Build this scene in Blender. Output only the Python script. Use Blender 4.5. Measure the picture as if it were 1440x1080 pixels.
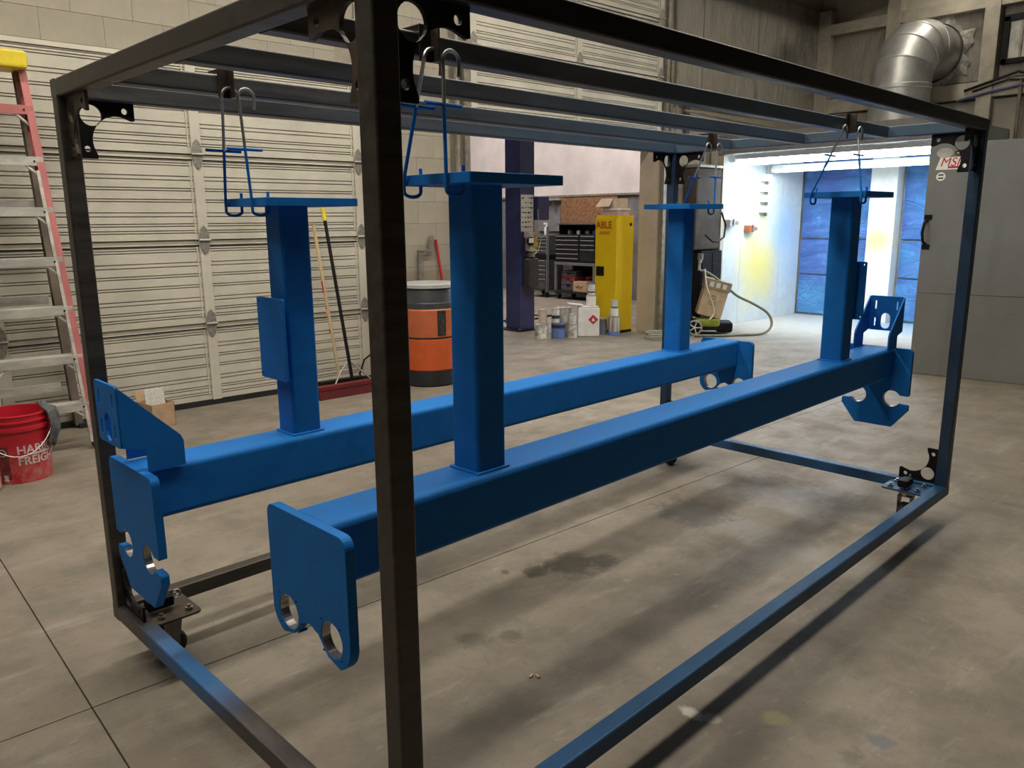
import bpy, bmesh, math, random
from mathutils import Vector, Matrix
random.seed(7)
PI = math.pi
for o in list(bpy.data.objects):
    bpy.data.objects.remove(o)
scn = bpy.context.scene
COL = scn.collection

# ---------------------------------------------------------------- camera
RIGHT = Vector((0.744, -0.668, -0.007)); UP = Vector((0.142, 0.148, 0.979))
FWD = Vector((0.652, 0.730, -0.205)).normalized()
RIGHT = (RIGHT - FWD * RIGHT.dot(FWD)).normalized(); UP = RIGHT.cross(FWD)
cam_d = bpy.data.cameras.new('camera'); cam = bpy.data.objects.new('camera', cam_d); COL.objects.link(cam)
cam_d.sensor_width = 36.0; cam_d.lens = 1106.4 / 1440 * 36
cam_d.clip_start = 0.02; cam_d.clip_end = 100
B = -FWD
cam.matrix_world = Matrix(((RIGHT.x, UP.x, B.x, -0.701), (RIGHT.y, UP.y, B.y, -1.097), (RIGHT.z, UP.z, B.z, 1.435), (0, 0, 0, 1)))
scn.camera = cam

# ---------------------------------------------------------------- world, exposure
w = bpy.data.worlds.new('world'); scn.world = w; w.use_nodes = True
w.node_tree.nodes['Background'].inputs[0].default_value = (0.5, 0.52, 0.55, 1)
w.node_tree.nodes['Background'].inputs[1].default_value = 0.05
vs = scn.view_settings
vs.view_transform = 'Standard'; vs.look = 'None'; vs.exposure = 0.0; vs.gamma = 1.0; vs.use_curve_mapping = False

# light strengths (watts of each fixture)
W_ROOM = 48.0; W_BOOTH = 20.0; W_BAY = 80.0
WARM = (1.0, 0.93, 0.80); COOL = (0.80, 0.91, 1.0); NEUT = (1.0, 0.93, 0.90)

# ---------------------------------------------------------------- materials
def srgb(r, g, b):
    f = lambda c: (c / 255 / 12.92) if c / 255 <= 0.04045 else ((c / 255 + 0.055) / 1.055) ** 2.4
    return (f(r), f(g), f(b))
class NT:
    def __init__(s, name):
        s.m = bpy.data.materials.new(name); s.m.use_nodes = True; s.t = s.m.node_tree
        s.p = s.t.nodes['Principled BSDF']; s._c = None
    def n(s, typ, **kw):
        nd = s.t.nodes.new(typ)
        for k, v in kw.items(): setattr(nd, k, v)
        return nd
    def link(s, a, b): s.t.links.new(a, b)
    def coord(s, kind='Object'):
        if s._c is None: s._c = s.n('ShaderNodeTexCoord')
        return s._c.outputs[kind]
    def noise(s, scale, detail=4, rough=0.55, vec=None, stretch=None, dist=0.0):
        nd = s.n('ShaderNodeTexNoise'); nd.inputs['Scale'].default_value = scale; nd.inputs['Detail'].default_value = detail
        nd.inputs['Roughness'].default_value = rough; nd.inputs['Distortion'].default_value = dist
        v = vec or s.coord()
        if stretch:
            mp = s.n('ShaderNodeMapping'); mp.inputs['Scale'].default_value = stretch; s.link(v, mp.inputs[0]); v = mp.outputs[0]
        s.link(v, nd.inputs['Vector']); return nd.outputs['Fac']
    def ramp(s, fac, lo, hi, a=0.0, b=1.0):
        nd = s.n('ShaderNodeMapRange'); nd.interpolation_type = 'SMOOTHSTEP'
        for i, v in zip((1, 2, 3, 4), (lo, hi, a, b)): nd.inputs[i].default_value = v
        s.link(fac, nd.inputs[0]); return nd.outputs[0]
    def mix(s, fac, a, b):
        nd = s.n('ShaderNodeMix', data_type='RGBA')
        for sock, v in ((nd.inputs[0], fac), (nd.inputs[6], a), (nd.inputs[7], b)):
            if isinstance(v, (int, float)): sock.default_value = v
            elif isinstance(v, tuple): sock.default_value = (*v, 1)
            else: s.link(v, sock)
        return nd.outputs[2]
    def math(s, op, a, b=None, clamp=False):
        nd = s.n('ShaderNodeMath', operation=op); nd.use_clamp = clamp
        for i, v in enumerate((a, b)):
            if v is None: continue
            if isinstance(v, (int, float)): nd.inputs[i].default_value = v
            else: s.link(v, nd.inputs[i])
        return nd.outputs[0]
    def bump(s, h, strength=0.3, dist=0.01):
        nd = s.n('ShaderNodeBump'); nd.inputs['Strength'].default_value = strength; nd.inputs['Distance'].default_value = dist
        s.link(h, nd.inputs['Height']); s.link(nd.outputs[0], s.p.inputs['Normal'])
    def set(s, color=None, rough=None, metal=None, coat=None, spec=None):
        for k, v in (('Base Color', color), ('Roughness', rough), ('Metallic', metal), ('Coat Weight', coat), ('Specular IOR Level', spec)):
            if v is None: continue
            if isinstance(v, tuple): s.p.inputs[k].default_value = (*v, 1)
            elif isinstance(v, (int, float)): s.p.inputs[k].default_value = v
            else: s.link(v, s.p.inputs[k])
        return s.m
MATS = {}
def simple(name, col, rough=0.5, metal=0.0, var=0.12, scale=9.0, bump=0.0, stretch=None):
    """plain coloured material with a little procedural variation"""
    if name in MATS: return MATS[name]
    t = NT(name); f = t.noise(scale, 4, 0.6, stretch=stretch)
    dark = tuple(c * (1 - var) for c in col); lite = tuple(min(1, c * (1 + var)) for c in col)
    c = t.mix(t.ramp(f, 0.3, 0.7), dark, lite)
    if bump: t.bump(f, bump, 0.004)
    MATS[name] = t.set(c, rough, metal); return MATS[name]
def emit(name, col, strength):
    if name in MATS: return MATS[name]
    t = NT(name); t.p.inputs['Emission Color'].default_value = (*col, 1); t.p.inputs['Emission Strength'].default_value = strength
    MATS[name] = t.set(col, 0.4); return MATS[name]

BLUE = (0.011, 0.160, 0.52)
def mat_paint():
    t = NT('blue_paint'); f = t.noise(14, 3, 0.5); g = t.noise(260, 2, 0.6)
    c = t.mix(t.ramp(f, 0.3, 0.7), tuple(x * 0.93 for x in BLUE), tuple(x * 1.06 for x in BLUE))
    t.bump(g, 0.06, 0.001)
    return t.set(c, t.ramp(f, 0.2, 0.8, 0.50, 0.62), 0.0, spec=0.14)
def mat_steel(name, x0, x1, amount, axis='X', base=(0.055, 0.048, 0.042), blue=(0.03, 0.085, 0.19), hump=False):
    """dark mill-scale steel; blue overspray grows from x0 to x1 along one axis of the rack"""
    t = NT(name); sp = t.n('ShaderNodeSeparateXYZ'); t.link(t.coord(), sp.inputs[0]); v = sp.outputs[axis]
    n = t.noise(3.0, 4, 0.6, stretch=(1, 1, 1)); n2 = t.noise(30, 5, 0.65, stretch=(0.12, 1, 1) if axis == 'X' else (1, 0.12, 1))
    st = t.mix(t.ramp(n2, 0.3, 0.75), tuple(c * 0.72 for c in base), tuple(c * 1.3 for c in base))
    m = t.ramp(v, x0, x1)
    if hump:
        m2 = t.ramp(v, x1 + (x1 - x0) * 0.6, x1 + (x1 - x0) * 1.8, 1.0, 0.0); m = t.math('MULTIPLY', m, m2)
    m = t.math('MULTIPLY', m, t.ramp(n, 0.22, 0.6, 0.55, 1.0)); m = t.math('MULTIPLY', m, amount)
    c = t.mix(m, st, blue)
    return t.set(c, t.ramp(n2, 0.2, 0.8, 0.34, 0.55), t.math('SUBTRACT', 0.45, t.math('MULTIPLY', m, 0.4)), spec=0.4)
def mat_floor():
    t = NT('concrete_floor'); co = t.coord('Object')
    big = t.noise(0.55, 5, 0.6); mid = t.noise(3.2, 6, 0.65); fine = t.noise(46, 5, 0.7)
    scuff = t.noise(5.0, 6, 0.7, stretch=(0.35, 1.6, 1)); spk = t.noise(120, 2, 0.5)
    c = t.mix(t.ramp(big, 0.3, 0.7), (0.205, 0.172, 0.135), (0.285, 0.245, 0.197))
    c = t.mix(t.ramp(mid, 0.35, 0.72, 0, 0.7), c, (0.135, 0.120, 0.098))
    c = t.mix(t.ramp(scuff, 0.52, 0.75, 0, 0.6), c, (0.36, 0.33, 0.28))
    sc2 = t.noise(16, 6, 0.75, stretch=(0.5, 1.5, 1), dist=0.6); c = t.mix(t.ramp(sc2, 0.58, 0.72, 0, 0.45), c, (0.38, 0.355, 0.315))
    sc3 = t.noise(9, 7, 0.75, dist=1.2); c = t.mix(t.ramp(sc3, 0.56, 0.74, 0, 0.5), c, (0.115, 0.104, 0.085))
    c = t.mix(t.ramp(fine, 0.5, 0.8, 0, 0.35), c, (0.13, 0.115, 0.09))
    c = t.mix(t.ramp(spk, 0.68, 0.78, 0, 0.30), c, (0.40, 0.38, 0.33))
    warp = t.noise(9, 7, 0.78)
    def spot(c, x, y, r, col, a, sy=1.0):
        mp = t.n('ShaderNodeMapping', vector_type='POINT'); mp.inputs['Location'].default_value = (-x, -y * sy, 0); mp.inputs['Scale'].default_value = (1, sy, 0)
        t.link(co, mp.inputs[0]); ln = t.n('ShaderNodeVectorMath', operation='LENGTH'); t.link(mp.outputs[0], ln.inputs[0])
        d = t.math('ADD', ln.outputs['Value'], t.math('MULTIPLY', t.math('SUBTRACT', warp, 0.5), r * 2.6))
        return t.mix(t.ramp(d, r * 0.45, r, a, 0.0), c, col)
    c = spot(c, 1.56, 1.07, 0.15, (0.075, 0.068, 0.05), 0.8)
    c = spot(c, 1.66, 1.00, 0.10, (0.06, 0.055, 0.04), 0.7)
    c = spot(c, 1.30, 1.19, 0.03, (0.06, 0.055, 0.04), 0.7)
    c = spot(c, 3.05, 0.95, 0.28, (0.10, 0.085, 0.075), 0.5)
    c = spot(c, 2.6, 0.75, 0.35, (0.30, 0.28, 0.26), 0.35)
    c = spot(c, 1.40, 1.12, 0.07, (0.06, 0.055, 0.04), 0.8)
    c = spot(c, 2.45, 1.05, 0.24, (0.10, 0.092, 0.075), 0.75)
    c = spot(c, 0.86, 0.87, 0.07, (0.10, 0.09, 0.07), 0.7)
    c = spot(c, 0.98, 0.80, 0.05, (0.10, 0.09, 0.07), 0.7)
    c = spot(c, 1.075, 0.11, 0.030, (0.55, 0.53, 0.45), 0.9, 0.6)
    c = spot(c, 1.10, 0.05, 0.030, (0.50, 0.48, 0.42), 0.5)
    c = spot(c, 1.23, -0.07, 0.05, (0.36, 0.31, 0.16), 0.7)
    c = spot(c, 1.36, -0.33, 0.045, (0.16, 0.155, 0.175), 0.9)
    c = spot(c, 1.24, -0.30, 0.05, (0.14, 0.125, 0.10), 0.7)
    # overspray dust on the booth floor
    sp = t.n('ShaderNodeSeparateXYZ'); t.link(co, sp.inputs[0])
    bo = t.math('MULTIPLY', t.ramp(sp.outputs['X'], 7.4, 9.4), t.ramp(sp.outputs['Y'], 4.9, 5.2, 1, 0))
    c = t.mix(t.math('MULTIPLY', bo, 0.75), c, (0.56, 0.54, 0.50))
    bl = t.math('MULTIPLY', t.ramp(sp.outputs['X'], 8.8, 10.2), t.ramp(sp.outputs['Y'], 2.2, 4.4, 1, 0.2))
    bl = t.math('MULTIPLY', bl, t.ramp(t.noise(1.1, 4, 0.6), 0.38, 0.58, 0, 0.95))
    bl = t.math('MULTIPLY', bl, t.ramp(sp.outputs['Y'], 4.9, 5.2, 1, 0))
    c = t.mix(bl, c, (0.20, 0.40, 0.62))
    t.bump(fine, 0.25, 0.003)
    return t.set(c, t.ramp(mid, 0.3, 0.7, 0.48, 0.72), 0.0, spec=0.35)
def mat_wall(name, col, dado=None, dado_z=0.95, dirt=0.25, scale=2.0):
    t = NT(name); n = t.noise(scale, 5, 0.6); f = t.noise(60, 4, 0.6); dr = t.noise(3.5, 5, 0.6, stretch=(1.6, 1.6, 0.15))
    geo = t.n('ShaderNodeNewGeometry'); sp = t.n('ShaderNodeSeparateXYZ'); t.link(geo.outputs['Position'], sp.inputs[0])
    c = t.mix(t.ramp(n, 0.3, 0.7), tuple(x * 0.88 for x in col), tuple(min(1, x * 1.07) for x in col))
    if dado: c = t.mix(t.ramp(sp.outputs['Z'], dado_z - 0.01, dado_z + 0.01, 1, 0), c, dado)
    c = t.mix(t.ramp(dr, 0.5, 0.85, 0, dirt), c, tuple(x * 0.45 for x in col))
    t.bump(f, 0.18, 0.003)
    return t.set(c, 0.75)
M = {}
M['paint'] = mat_paint()
M['floor'] = mat_floor()
M['steel'] = mat_steel('dark_steel', 5, 6, 0.0, base=(0.075, 0.066, 0.057))
M['steel_tint'] = mat_steel('dark_steel_blue_end', 0.6, 3.2, 0.75, base=(0.048, 0.044, 0.040), blue=(0.045, 0.065, 0.105))
M['steel_under'] = mat_steel('dark_steel_dusted', 0.0, 2.6, 0.9, base=(0.105, 0.102, 0.100), blue=(0.075, 0.125, 0.19))
M['steel_blue'] = mat_steel('dark_steel_blue_dusted', -1, 0.2, 0.95, base=(0.05, 0.046, 0.045), blue=(0.022, 0.095, 0.225))
M['steel_side'] = mat_steel('dark_steel_side_rail', 1.42, 1.15, 1.0, axis='Y', base=(0.085, 0.075, 0.075), blue=(0.03, 0.15, 0.38), hump=True)
M['brown_steel'] = simple('brown_plate', (0.085, 0.062, 0.045), 0.5, 0.3, 0.3, 20)
M['black_steel'] = simple('black_plate', (0.018, 0.017, 0.018), 0.5, 0.2, 0.3, 20)
M['forkm'] = simple('caster_zinc', (0.16, 0.15, 0.14), 0.4, 0.5, 0.2, 30)
M['clamp'] = simple('clamp_steel', (0.045, 0.034, 0.027), 0.5, 0.3, 0.3, 20)
M['bare'] = simple('bare_steel', (0.42, 0.40, 0.37), 0.28, 0.9, 0.25, 40)
M['zinc'] = simple('zinc_wire', (0.45, 0.44, 0.42), 0.35, 0.8, 0.15, 40)
M['rubber'] = simple('black_rubber', (0.014, 0.014, 0.015), 0.6, 0, 0.3)
M['black'] = simple('black_plastic', (0.012, 0.012, 0.013), 0.45, 0, 0.3)
M['door'] = mat_wall('ribbed_door_paint', (0.565, 0.535, 0.455), dirt=0.22)
M['block'] = mat_wall('painted_block', (0.345, 0.312, 0.252), dado=(0.29, 0.24, 0.18), dado_z=0.96)
M['mortar'] = mat_wall('painted_joint', (0.30, 0.27, 0.218), dado=(0.25, 0.205, 0.155), dado_z=0.96)
M['wallx'] = mat_wall('room_wall', (0.50, 0.46, 0.375))
M['bay'] = mat_wall('bay_wall', (0.62, 0.56, 0.53), dirt=0.12)
M['jamb'] = mat_wall('jamb_paint', (0.48, 0.40, 0.31), dirt=0.25)
M['girt'] = simple('girt_paint', (0.40, 0.36, 0.29), 0.55, 0.1, 0.15, 6)
M['track'] = simple('door_track', (0.26, 0.235, 0.19), 0.5, 0.4, 0.25, 12)
M['ceil'] = simple('roof_sheet', (0.09, 0.087, 0.084), 0.7, 0, 0.2, 3)
M['galv'] = simple('galvanised', (0.40, 0.39, 0.36), 0.5, 0.45, 0.25, 5)
M['hinge'] = simple('hinge_zinc', (0.27, 0.26, 0.235), 0.5, 0.4, 0.3, 60, 0.4)
M['card'] = simple('cardboard', (0.46, 0.31, 0.19), 0.85, 0, 0.1, 12)
M['white'] = simple('white_plastic', (0.80, 0.79, 0.77), 0.4, 0, 0.08)
M['white_metal'] = simple('white_tin', (0.66, 0.64, 0.61), 0.35, 0.1, 0.2, 25)
M['print'] = simple('dark_print', (0.03, 0.03, 0.035), 0.6, 0, 0.1)

# ---------------------------------------------------------------- mesh helpers
class MB:
    def __init__(s): s.v = []; s.f = []
    def add(s, vs, fs):
        k = len(s.v); s.v += [tuple(v) for v in vs]; s.f += [tuple(i + k for i in f) for f in fs]; return s
    def box(s, x0, x1, y0, y1, z0, z1, mtx=None):
        vs = [(x, y, z) for x in (x0, x1) for y in (y0, y1) for z in (z0, z1)]
        if mtx: vs = [mtx @ Vector(v) for v in vs]
        return s.add(vs, [(0, 1, 3, 2), (4, 6, 7, 5), (0, 4, 5, 1), (2, 3, 7, 6), (0, 2, 6, 4), (1, 5, 7, 3)])
    def rbox(s, x0, x1, y0, y1, z0, z1, r=0.004, mtx=None):
        """box with chamfered edges"""
        bm = bmesh.new(); bmesh.ops.create_cube(bm, size=1.0)
        bmesh.ops.scale(bm, vec=(x1 - x0, y1 - y0, z1 - z0), verts=bm.verts)
        bmesh.ops.translate(bm, vec=((x0 + x1) / 2, (y0 + y1) / 2, (z0 + z1) / 2), verts=bm.verts)
        r = min(r, 0.45 * min(x1 - x0, y1 - y0, z1 - z0))
        bmesh.ops.bevel(bm, geom=bm.edges[:], offset=r, segments=2, profile=0.5, affect='EDGES')
        bm.verts.index_update()
        vs = [(mtx @ v.co) if mtx else v.co.copy() for v in bm.verts]; fs = [tuple(v.index for v in f.verts) for f in bm.faces]
        bm.free(); return s.add(vs, fs)
    def lathe(s, prof, n=24, mtx=None, cap=True):
        """prof: list of (radius, z)"""
        vs = []; fs = []
        for r, z in prof:
            for i in range(n):
                a = 2 * PI * i / n; vs.append(Vector((r * math.cos(a), r * math.sin(a), z)))
        for k in range(len(prof) - 1):
            for i in range(n):
                j = (i + 1) % n; fs.append((k * n + i, k * n + j, (k + 1) * n + j, (k + 1) * n + i))
        if cap:
            fs.append(tuple(range(n - 1, -1, -1))); fs.append(tuple(range((len(prof) - 1) * n, len(prof) * n)))
        if mtx: vs = [mtx @ v for v in vs]
        return s.add(vs, fs)
    def tube(s, pts, r, n=8, closed=False):
        """swept round bar along points"""
        pts = [Vector(p) for p in pts]; m = len(pts); vs = []; fs = []; up = None
        for i, p in enumerate(pts):
            a = pts[(i - 1) % m] if (closed or i > 0) else p; b = pts[(i + 1) % m] if (closed or i < m - 1) else p
            d = (b - a).normalized()
            if up is None: up = d.orthogonal().normalized()
            up = (up - d * up.dot(d)).normalized() if (up - d * up.dot(d)).length > 1e-6 else d.orthogonal().normalized()
            q = d.cross(up)
            for k in range(n):
                t = 2 * PI * k / n; vs.append(p + up * (r * math.cos(t)) + q * (r * math.sin(t)))
        for i in range(m if closed else m - 1):
            for k in range(n):
                l = (k + 1) % n; j = (i + 1) % m; fs.append((i * n + k, i * n + l, j * n + l, j * n + k))
        if not closed: fs.append(tuple(range(n - 1, -1, -1))); fs.append(tuple(range((m - 1) * n, m * n)))
        return s.add(vs, fs)
    def sweep(s, prof, a, b, u, v):
        """extrude closed 2-D profile (in axes u, v) from point a to point b"""
        a, b, u, v = Vector(a), Vector(b), Vector(u), Vector(v); n = len(prof)
        vs = [a + u * p[0] + v * p[1] for p in prof] + [b + u * p[0] + v * p[1] for p in prof]
        fs = [(i, (i + 1) % n, n + (i + 1) % n, n + i) for i in range(n)] + [tuple(range(n - 1, -1, -1)), tuple(range(n, 2 * n))]
        return s.add(vs, fs)
    def mesh(s, name, smooth=35):
        me = bpy.data.meshes.new(name); me.from_pydata(s.v, [], s.f)
        bm = bmesh.new(); bm.from_mesh(me); bmesh.ops.recalc_face_normals(bm, faces=bm.faces); bm.to_mesh(me); bm.free()
        if smooth:
            me.shade_smooth(); me.set_sharp_from_angle(angle=math.radians(smooth))
        return me
    def build(s, name, mat, parent=None, loc=(0, 0, 0), rot=(0, 0, 0), smooth=35):
        o = put(name, s.mesh(name, smooth), mat, parent, loc, rot)
        if smooth:
            wn = o.modifiers.new('normals', 'WEIGHTED_NORMAL'); wn.keep_sharp = True; wn.weight = 80
        return o
def put(name, me, mat, parent=None, loc=(0, 0, 0), rot=(0, 0, 0)):
    if mat is not None and not me.materials: me.materials.append(mat)
    o = bpy.data.objects.new(name, me); COL.objects.link(o); o.parent = parent; o.location = loc; o.rotation_euler = rot
    return o
def empty(name, loc=(0, 0, 0), rotz=0.0, parent=None):
    o = bpy.data.objects.new(name, None); o.empty_display_size = 0.1; COL.objects.link(o); o.location = loc; o.rotation_euler = (0, 0, rotz); o.parent = parent
    return o
def tag(o, label, cat, group=None):
    o['label'] = label; o['category'] = cat
    if group: o['group'] = group
    return o
def struct(o, label=None):
    o['kind'] = 'structure'
    if label: o['label'] = label
    return o
def rrect(w, h, r, seg=4):
    """rounded rectangle profile centred on 0"""
    pts = []
    for cx, cy, a0 in ((w / 2 - r, h / 2 - r, 0), (-w / 2 + r, h / 2 - r, PI / 2), (-w / 2 + r, -h / 2 + r, PI), (w / 2 - r, -h / 2 + r, 1.5 * PI)):
        for k in range(seg + 1):
            a = a0 + PI / 2 * k / seg; pts.append((cx + r * math.cos(a), cy + r * math.sin(a)))
    return pts
def arc(cx, cy, r, a0, a1, n=10):
    return [(cx + r * math.cos(math.radians(a0 + (a1 - a0) * k / n)), cy + r * math.sin(math.radians(a0 + (a1 - a0) * k / n))) for k in range(n + 1)]
def circle(cx, cy, r, n=24): return [(cx + r * math.cos(2 * PI * k / n), cy + r * math.sin(2 * PI * k / n)) for k in range(n)]
def flat(outline, holes, thick, bevel=0.0):
    """mesh of a flat plate cut to an outline with holes; plate lies in local XY, thickness along Z (centred)"""
    cu = bpy.data.curves.new('cut', 'CURVE'); cu.dimensions = '2D'; cu.fill_mode = 'BOTH'; cu.extrude = max(thick / 2 - bevel, 0.0001)
    cu.bevel_depth = bevel; cu.bevel_resolution = 1; cu.offset = -bevel
    for loop in [outline] + holes:
        sp = cu.splines.new('POLY'); sp.points.add(len(loop) - 1); sp.use_cyclic_u = True
        for p, q in zip(sp.points, loop): p.co = (q[0], q[1], 0, 1)
    ob = bpy.data.objects.new('cut', cu); COL.objects.link(ob)
    me = bpy.data.meshes.new_from_object(ob.evaluated_get(bpy.context.evaluated_depsgraph_get()))
    bpy.data.objects.remove(ob); bpy.data.curves.remove(cu)
    me.materials.clear()
    for p in me.polygons: p.use_smooth = False
    return me
def text_mesh(txt, size, thick=0.0008, shear=0.0, align='LEFT', spacing=1.0, bold=0.022):
    cu = bpy.data.curves.new('txt', 'FONT'); cu.body = txt; cu.size = size; cu.extrude = thick; cu.shear = shear; cu.align_x = align; cu.space_character = spacing
    cu.offset = size * bold
    ob = bpy.data.objects.new('txt', cu); COL.objects.link(ob)
    me = bpy.data.meshes.new_from_object(ob.evaluated_get(bpy.context.evaluated_depsgraph_get()))
    bpy.data.objects.remove(ob); bpy.data.curves.remove(cu); me.materials.clear()
    return me
X, Y, Z = Vector((1, 0, 0)), Vector((0, 1, 0)), Vector((0, 0, 1))
YZ = Matrix(((0, 0, 1, 0), (1, 0, 0, 0), (0, 1, 0, 0), (0, 0, 0, 1)))   # flat-plate XY -> YZ plane
XZ = Matrix(((1, 0, 0, 0), (0, 0, -1, 0), (0, 1, 0, 0), (0, 0, 0, 1)))  # flat-plate XY -> XZ plane
def xf(me, m): me.transform(m); me.update(); return me

# ================================================================ THE SETTING
# floor: concrete slabs divided by saw-cut joints
YW = 5.12; XF = 11.0
fl = empty('floor', (0, 0, 0)); struct(fl, 'stained concrete shop floor cut into slabs')
MB().box(-6, XF + 4, -13, 16, -0.30, -0.012).build('slab_bed', simple('joint_dirt', (0.085, 0.073, 0.058), 0.9), fl)
xs = [-6, -4.2, -0.235, 3.70, 7.6, XF + 4]
for i in range(len(xs) - 1):
    jy = 1.34 if i < 3 else 1.70
    ys = [-13, -6.5, -2.6, jy, YW + 0.05, 9.0, 12.5, 16]
    for j in range(len(ys) - 1):
        g = 0.0019
        MB().rbox(xs[i] + g, xs[i + 1] - g, ys[j] + g, ys[j + 1] - g, -0.12, 0, 0.0018).build('slab', M['floor'], fl, smooth=0)

def door_section(x0, x1, z0, z1, y):
    """one ribbed steel section of an overhead door, face towards -Y"""
    h = z1 - z0; d = 0.016; pr = [(0, z0 + 0.004)]
    for fr, wd in ((0.10, 0.013), (0.18, 0.013), (0.30, 0.02), (0.46, 0.013), (0.59, 0.013), (0.72, 0.02), (0.88, 0.013), (0.935, 0.013)):
        for z in (z0 + fr * h - wd * 0.7, z0 + fr * h + wd * 0.7): pr += [(0, z - 0.0045), (d, z - 0.0040), (d, z + 0.0030), (0.0, z + 0.0035)]
    pr += [(0, z1 - 0.048), (0.020, z1 - 0.040), (0.020, z1 - 0.003), (0.05, z1 - 0.003), (0.05, z0 + 0.004)]
    mb = MB(); mb.sweep([(p[0], p[1]) for p in pr], (x0, y, 0), (x1, y, 0), Y, Z); return mb
def hinge_mesh():
    pts = [(0.040 * math.sin(a) * (1 if abs(math.cos(a)) < .8 else .75), 0.11 * math.cos(a)) for a in [2 * PI * k / 16 for k in range(16)]]
    me = xf(flat(pts, [], 0.008, 0.002), XZ); mb = MB()
    for v in me.vertices: pass
    return me
HINGE = hinge_mesh()
def overhead_door(name, x0, x1, zs, y, stiles, label):
    d = empty(name, (0, 0, 0)); struct(d, label)
    for a, b in zip(zs[:-1], zs[1:]):
        door_section(x0, x1, a, b, y).build('door_section', M['door'], d, smooth=0)
    for sx in stiles:
        for a, b in zip(zs[:-1], zs[1:]):
            MB().rbox(sx - 0.038, sx + 0.038, y - 0.016, y + 0.012, a + 0.006, b - 0.006, 0.004).rbox(sx - 0.062, sx - 0.05, y - 0.007, y + 0.01, a + 0.05, b - 0.05, 0.003).build('stile', M['door'], d)
        for a in zs[1:-1]:
            h = put('hinge', HINGE, M['hinge'], d, (sx, y - 0.020, a))
            MB().tube([(sx - 0.045, y - 0.028, a), (sx + 0.045, y - 0.028, a)], 0.009).build('hinge_pin', M['galv'], h).matrix_parent_inverse = Matrix.Translation((-sx, -(y - 0.018), -a))
    return d
d1 = overhead_door('door_1', -2.5, 3.07, [0.035, 0.653, 1.296, 1.93, 2.62], 5.08, [-1.2, 0.22, 1.64, 3.03], 'closed beige ribbed overhead door behind the ladder')
MB().box(-2.5, 3.07, 5.07, 5.12, 0.0, 0.045).build('bottom_seal', M['rubber'], d1)
d2 = overhead_door('door_2', 4.28, 7.20, [2.42, 3.06, 3.70, 4.34], 5.05, [4.32, 5.78, 7.16], 'raised beige ribbed overhead door above the bay opening')

# back wall with its two door openings
wb = empty('wall_back', (0, 0, 0)); struct(wb, 'beige painted block wall holding the overhead doors')
ZC = 4.35
MB().box(-6, 15, YW + 0.012, YW + 0.20, 2.60, ZC + .3).build('wall_head', M['mortar'], wb)
MB().box(3.08, 4.26, YW + 0.012, YW + 0.20, 0, 2.6).build('wall_pier', M['mortar'], wb)
MB().box(7.26, 15, YW + 0.012, YW + 0.22, 0, 2.6).build('wall_pier', M['mortar'], wb)
MB().box(-6, -2.5, YW + 0.012, YW + 0.20, 0, 2.6).build('wall_pier', M['mortar'], wb)
MB().box(-2.6, 3.12, YW + 0.06, YW + 0.20, 0, 2.65).build('door_backing', M['black_steel'], wb)
BK = MB().rbox(-0.1984, 0.1984, -0.012, 0.012, -0.0992, 0.0992, 0.002).mesh('block', 0); BK.materials.append(M['block'])
BH = MB().rbox(-0.0980, 0.0980, -0.012, 0.012, -0.0992, 0.0992, 0.002).mesh('block', 0); BH.materials.append(M['block'])
def blocks(x0, x1, z0, z1):
    nz = int(round((z1 - z0) / 0.2))
    for k in range(nz):
        z = z0 + 0.1 + 0.2 * k; x = x0
        if k % 2: put('block', BH, None, wb, (x + 0.0985, YW, z)); x += 0.197
        while x + 0.21 < x1 + 0.001:
            if x + 0.40 <= x1 + 0.001: put('block', BK, None, wb, (x + 0.199, YW, z)); x += 0.398
            else: put('block', BH, None, wb, (x + 0.0985, YW, z)); x += 0.197
blocks(3.08, 4.27, 0.0, 3.4)
blocks(-0.9, 3.08, 2.62, 3.82)
blocks(7.45, 8.3, 0.0, 2.6)
# steel jamb beside the bay opening, door tracks, pipes
tr = struct(MB().rbox(7.24, 7.42, YW - 0.03, YW + 0.26, 0, 2.9, 0.006).build('trim_1', M['jamb']), 'beige jamb column at the right of the bay opening')
tk = empty('trim_2'); struct(tk, 'vertical door tracks and conduits beside the bay opening')
for tx in (7.27, 4.20, 3.12):
    MB().rbox(tx - 0.025, tx + 0.025, YW - 0.115, YW - 0.075, 0.02, 2.9 if tx < 7 else 4.2, 0.004).rbox(tx + 0.03, tx + 0.05, YW - 0.10, YW - 0.03, 0.02, 2.9 if tx < 7 else 4.2, 0.003).build('door_track', M['track'], tk)
for tx, r in ((7.40, 0.022), (7.50, 0.014), (4.12, 0.03)):
    MB().tube([(tx, YW - 0.07, 0.03), (tx, YW - 0.07, 3.6)], r).build('conduit', M['track'], tk)
# insulated upper wall
def wrinkled(name, col, sc=(2.2, 2.2, 0.5), dirt=(0.05, 0.045, 0.04), amt=0.6, bs=0.9):
    t = NT(name); n = t.noise(1.0, 5, 0.65, stretch=sc, dist=1.5); d = t.noise(0.9, 4, 0.6); f = t.noise(4, 5, 0.6, stretch=sc)
    c = t.mix(t.ramp(f, 0.3, 0.7), tuple(x * 0.82 for x in col), col); c = t.mix(t.ramp(d, 0.48, 0.72, 0, amt), c, dirt)
    t.bump(n, bs, 0.08); return t.set(c, 0.6)
M['insul'] = wrinkled('insulation_facing', (0.30, 0.275, 0.235), amt=0.8)
ins = empty('wall_insulation'); struct(ins, 'dirty insulation blankets hung on the upper back wall')
xx = 7.5
for wd in (0.55, 1.25, 0.7, 0.95):
    MB().rbox(xx, xx + wd - 0.02, YW - 0.055, YW + 0.005, 2.98, ZC, 0.02).build('insulation_sheet', M['insul'], ins); xx += wd
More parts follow.
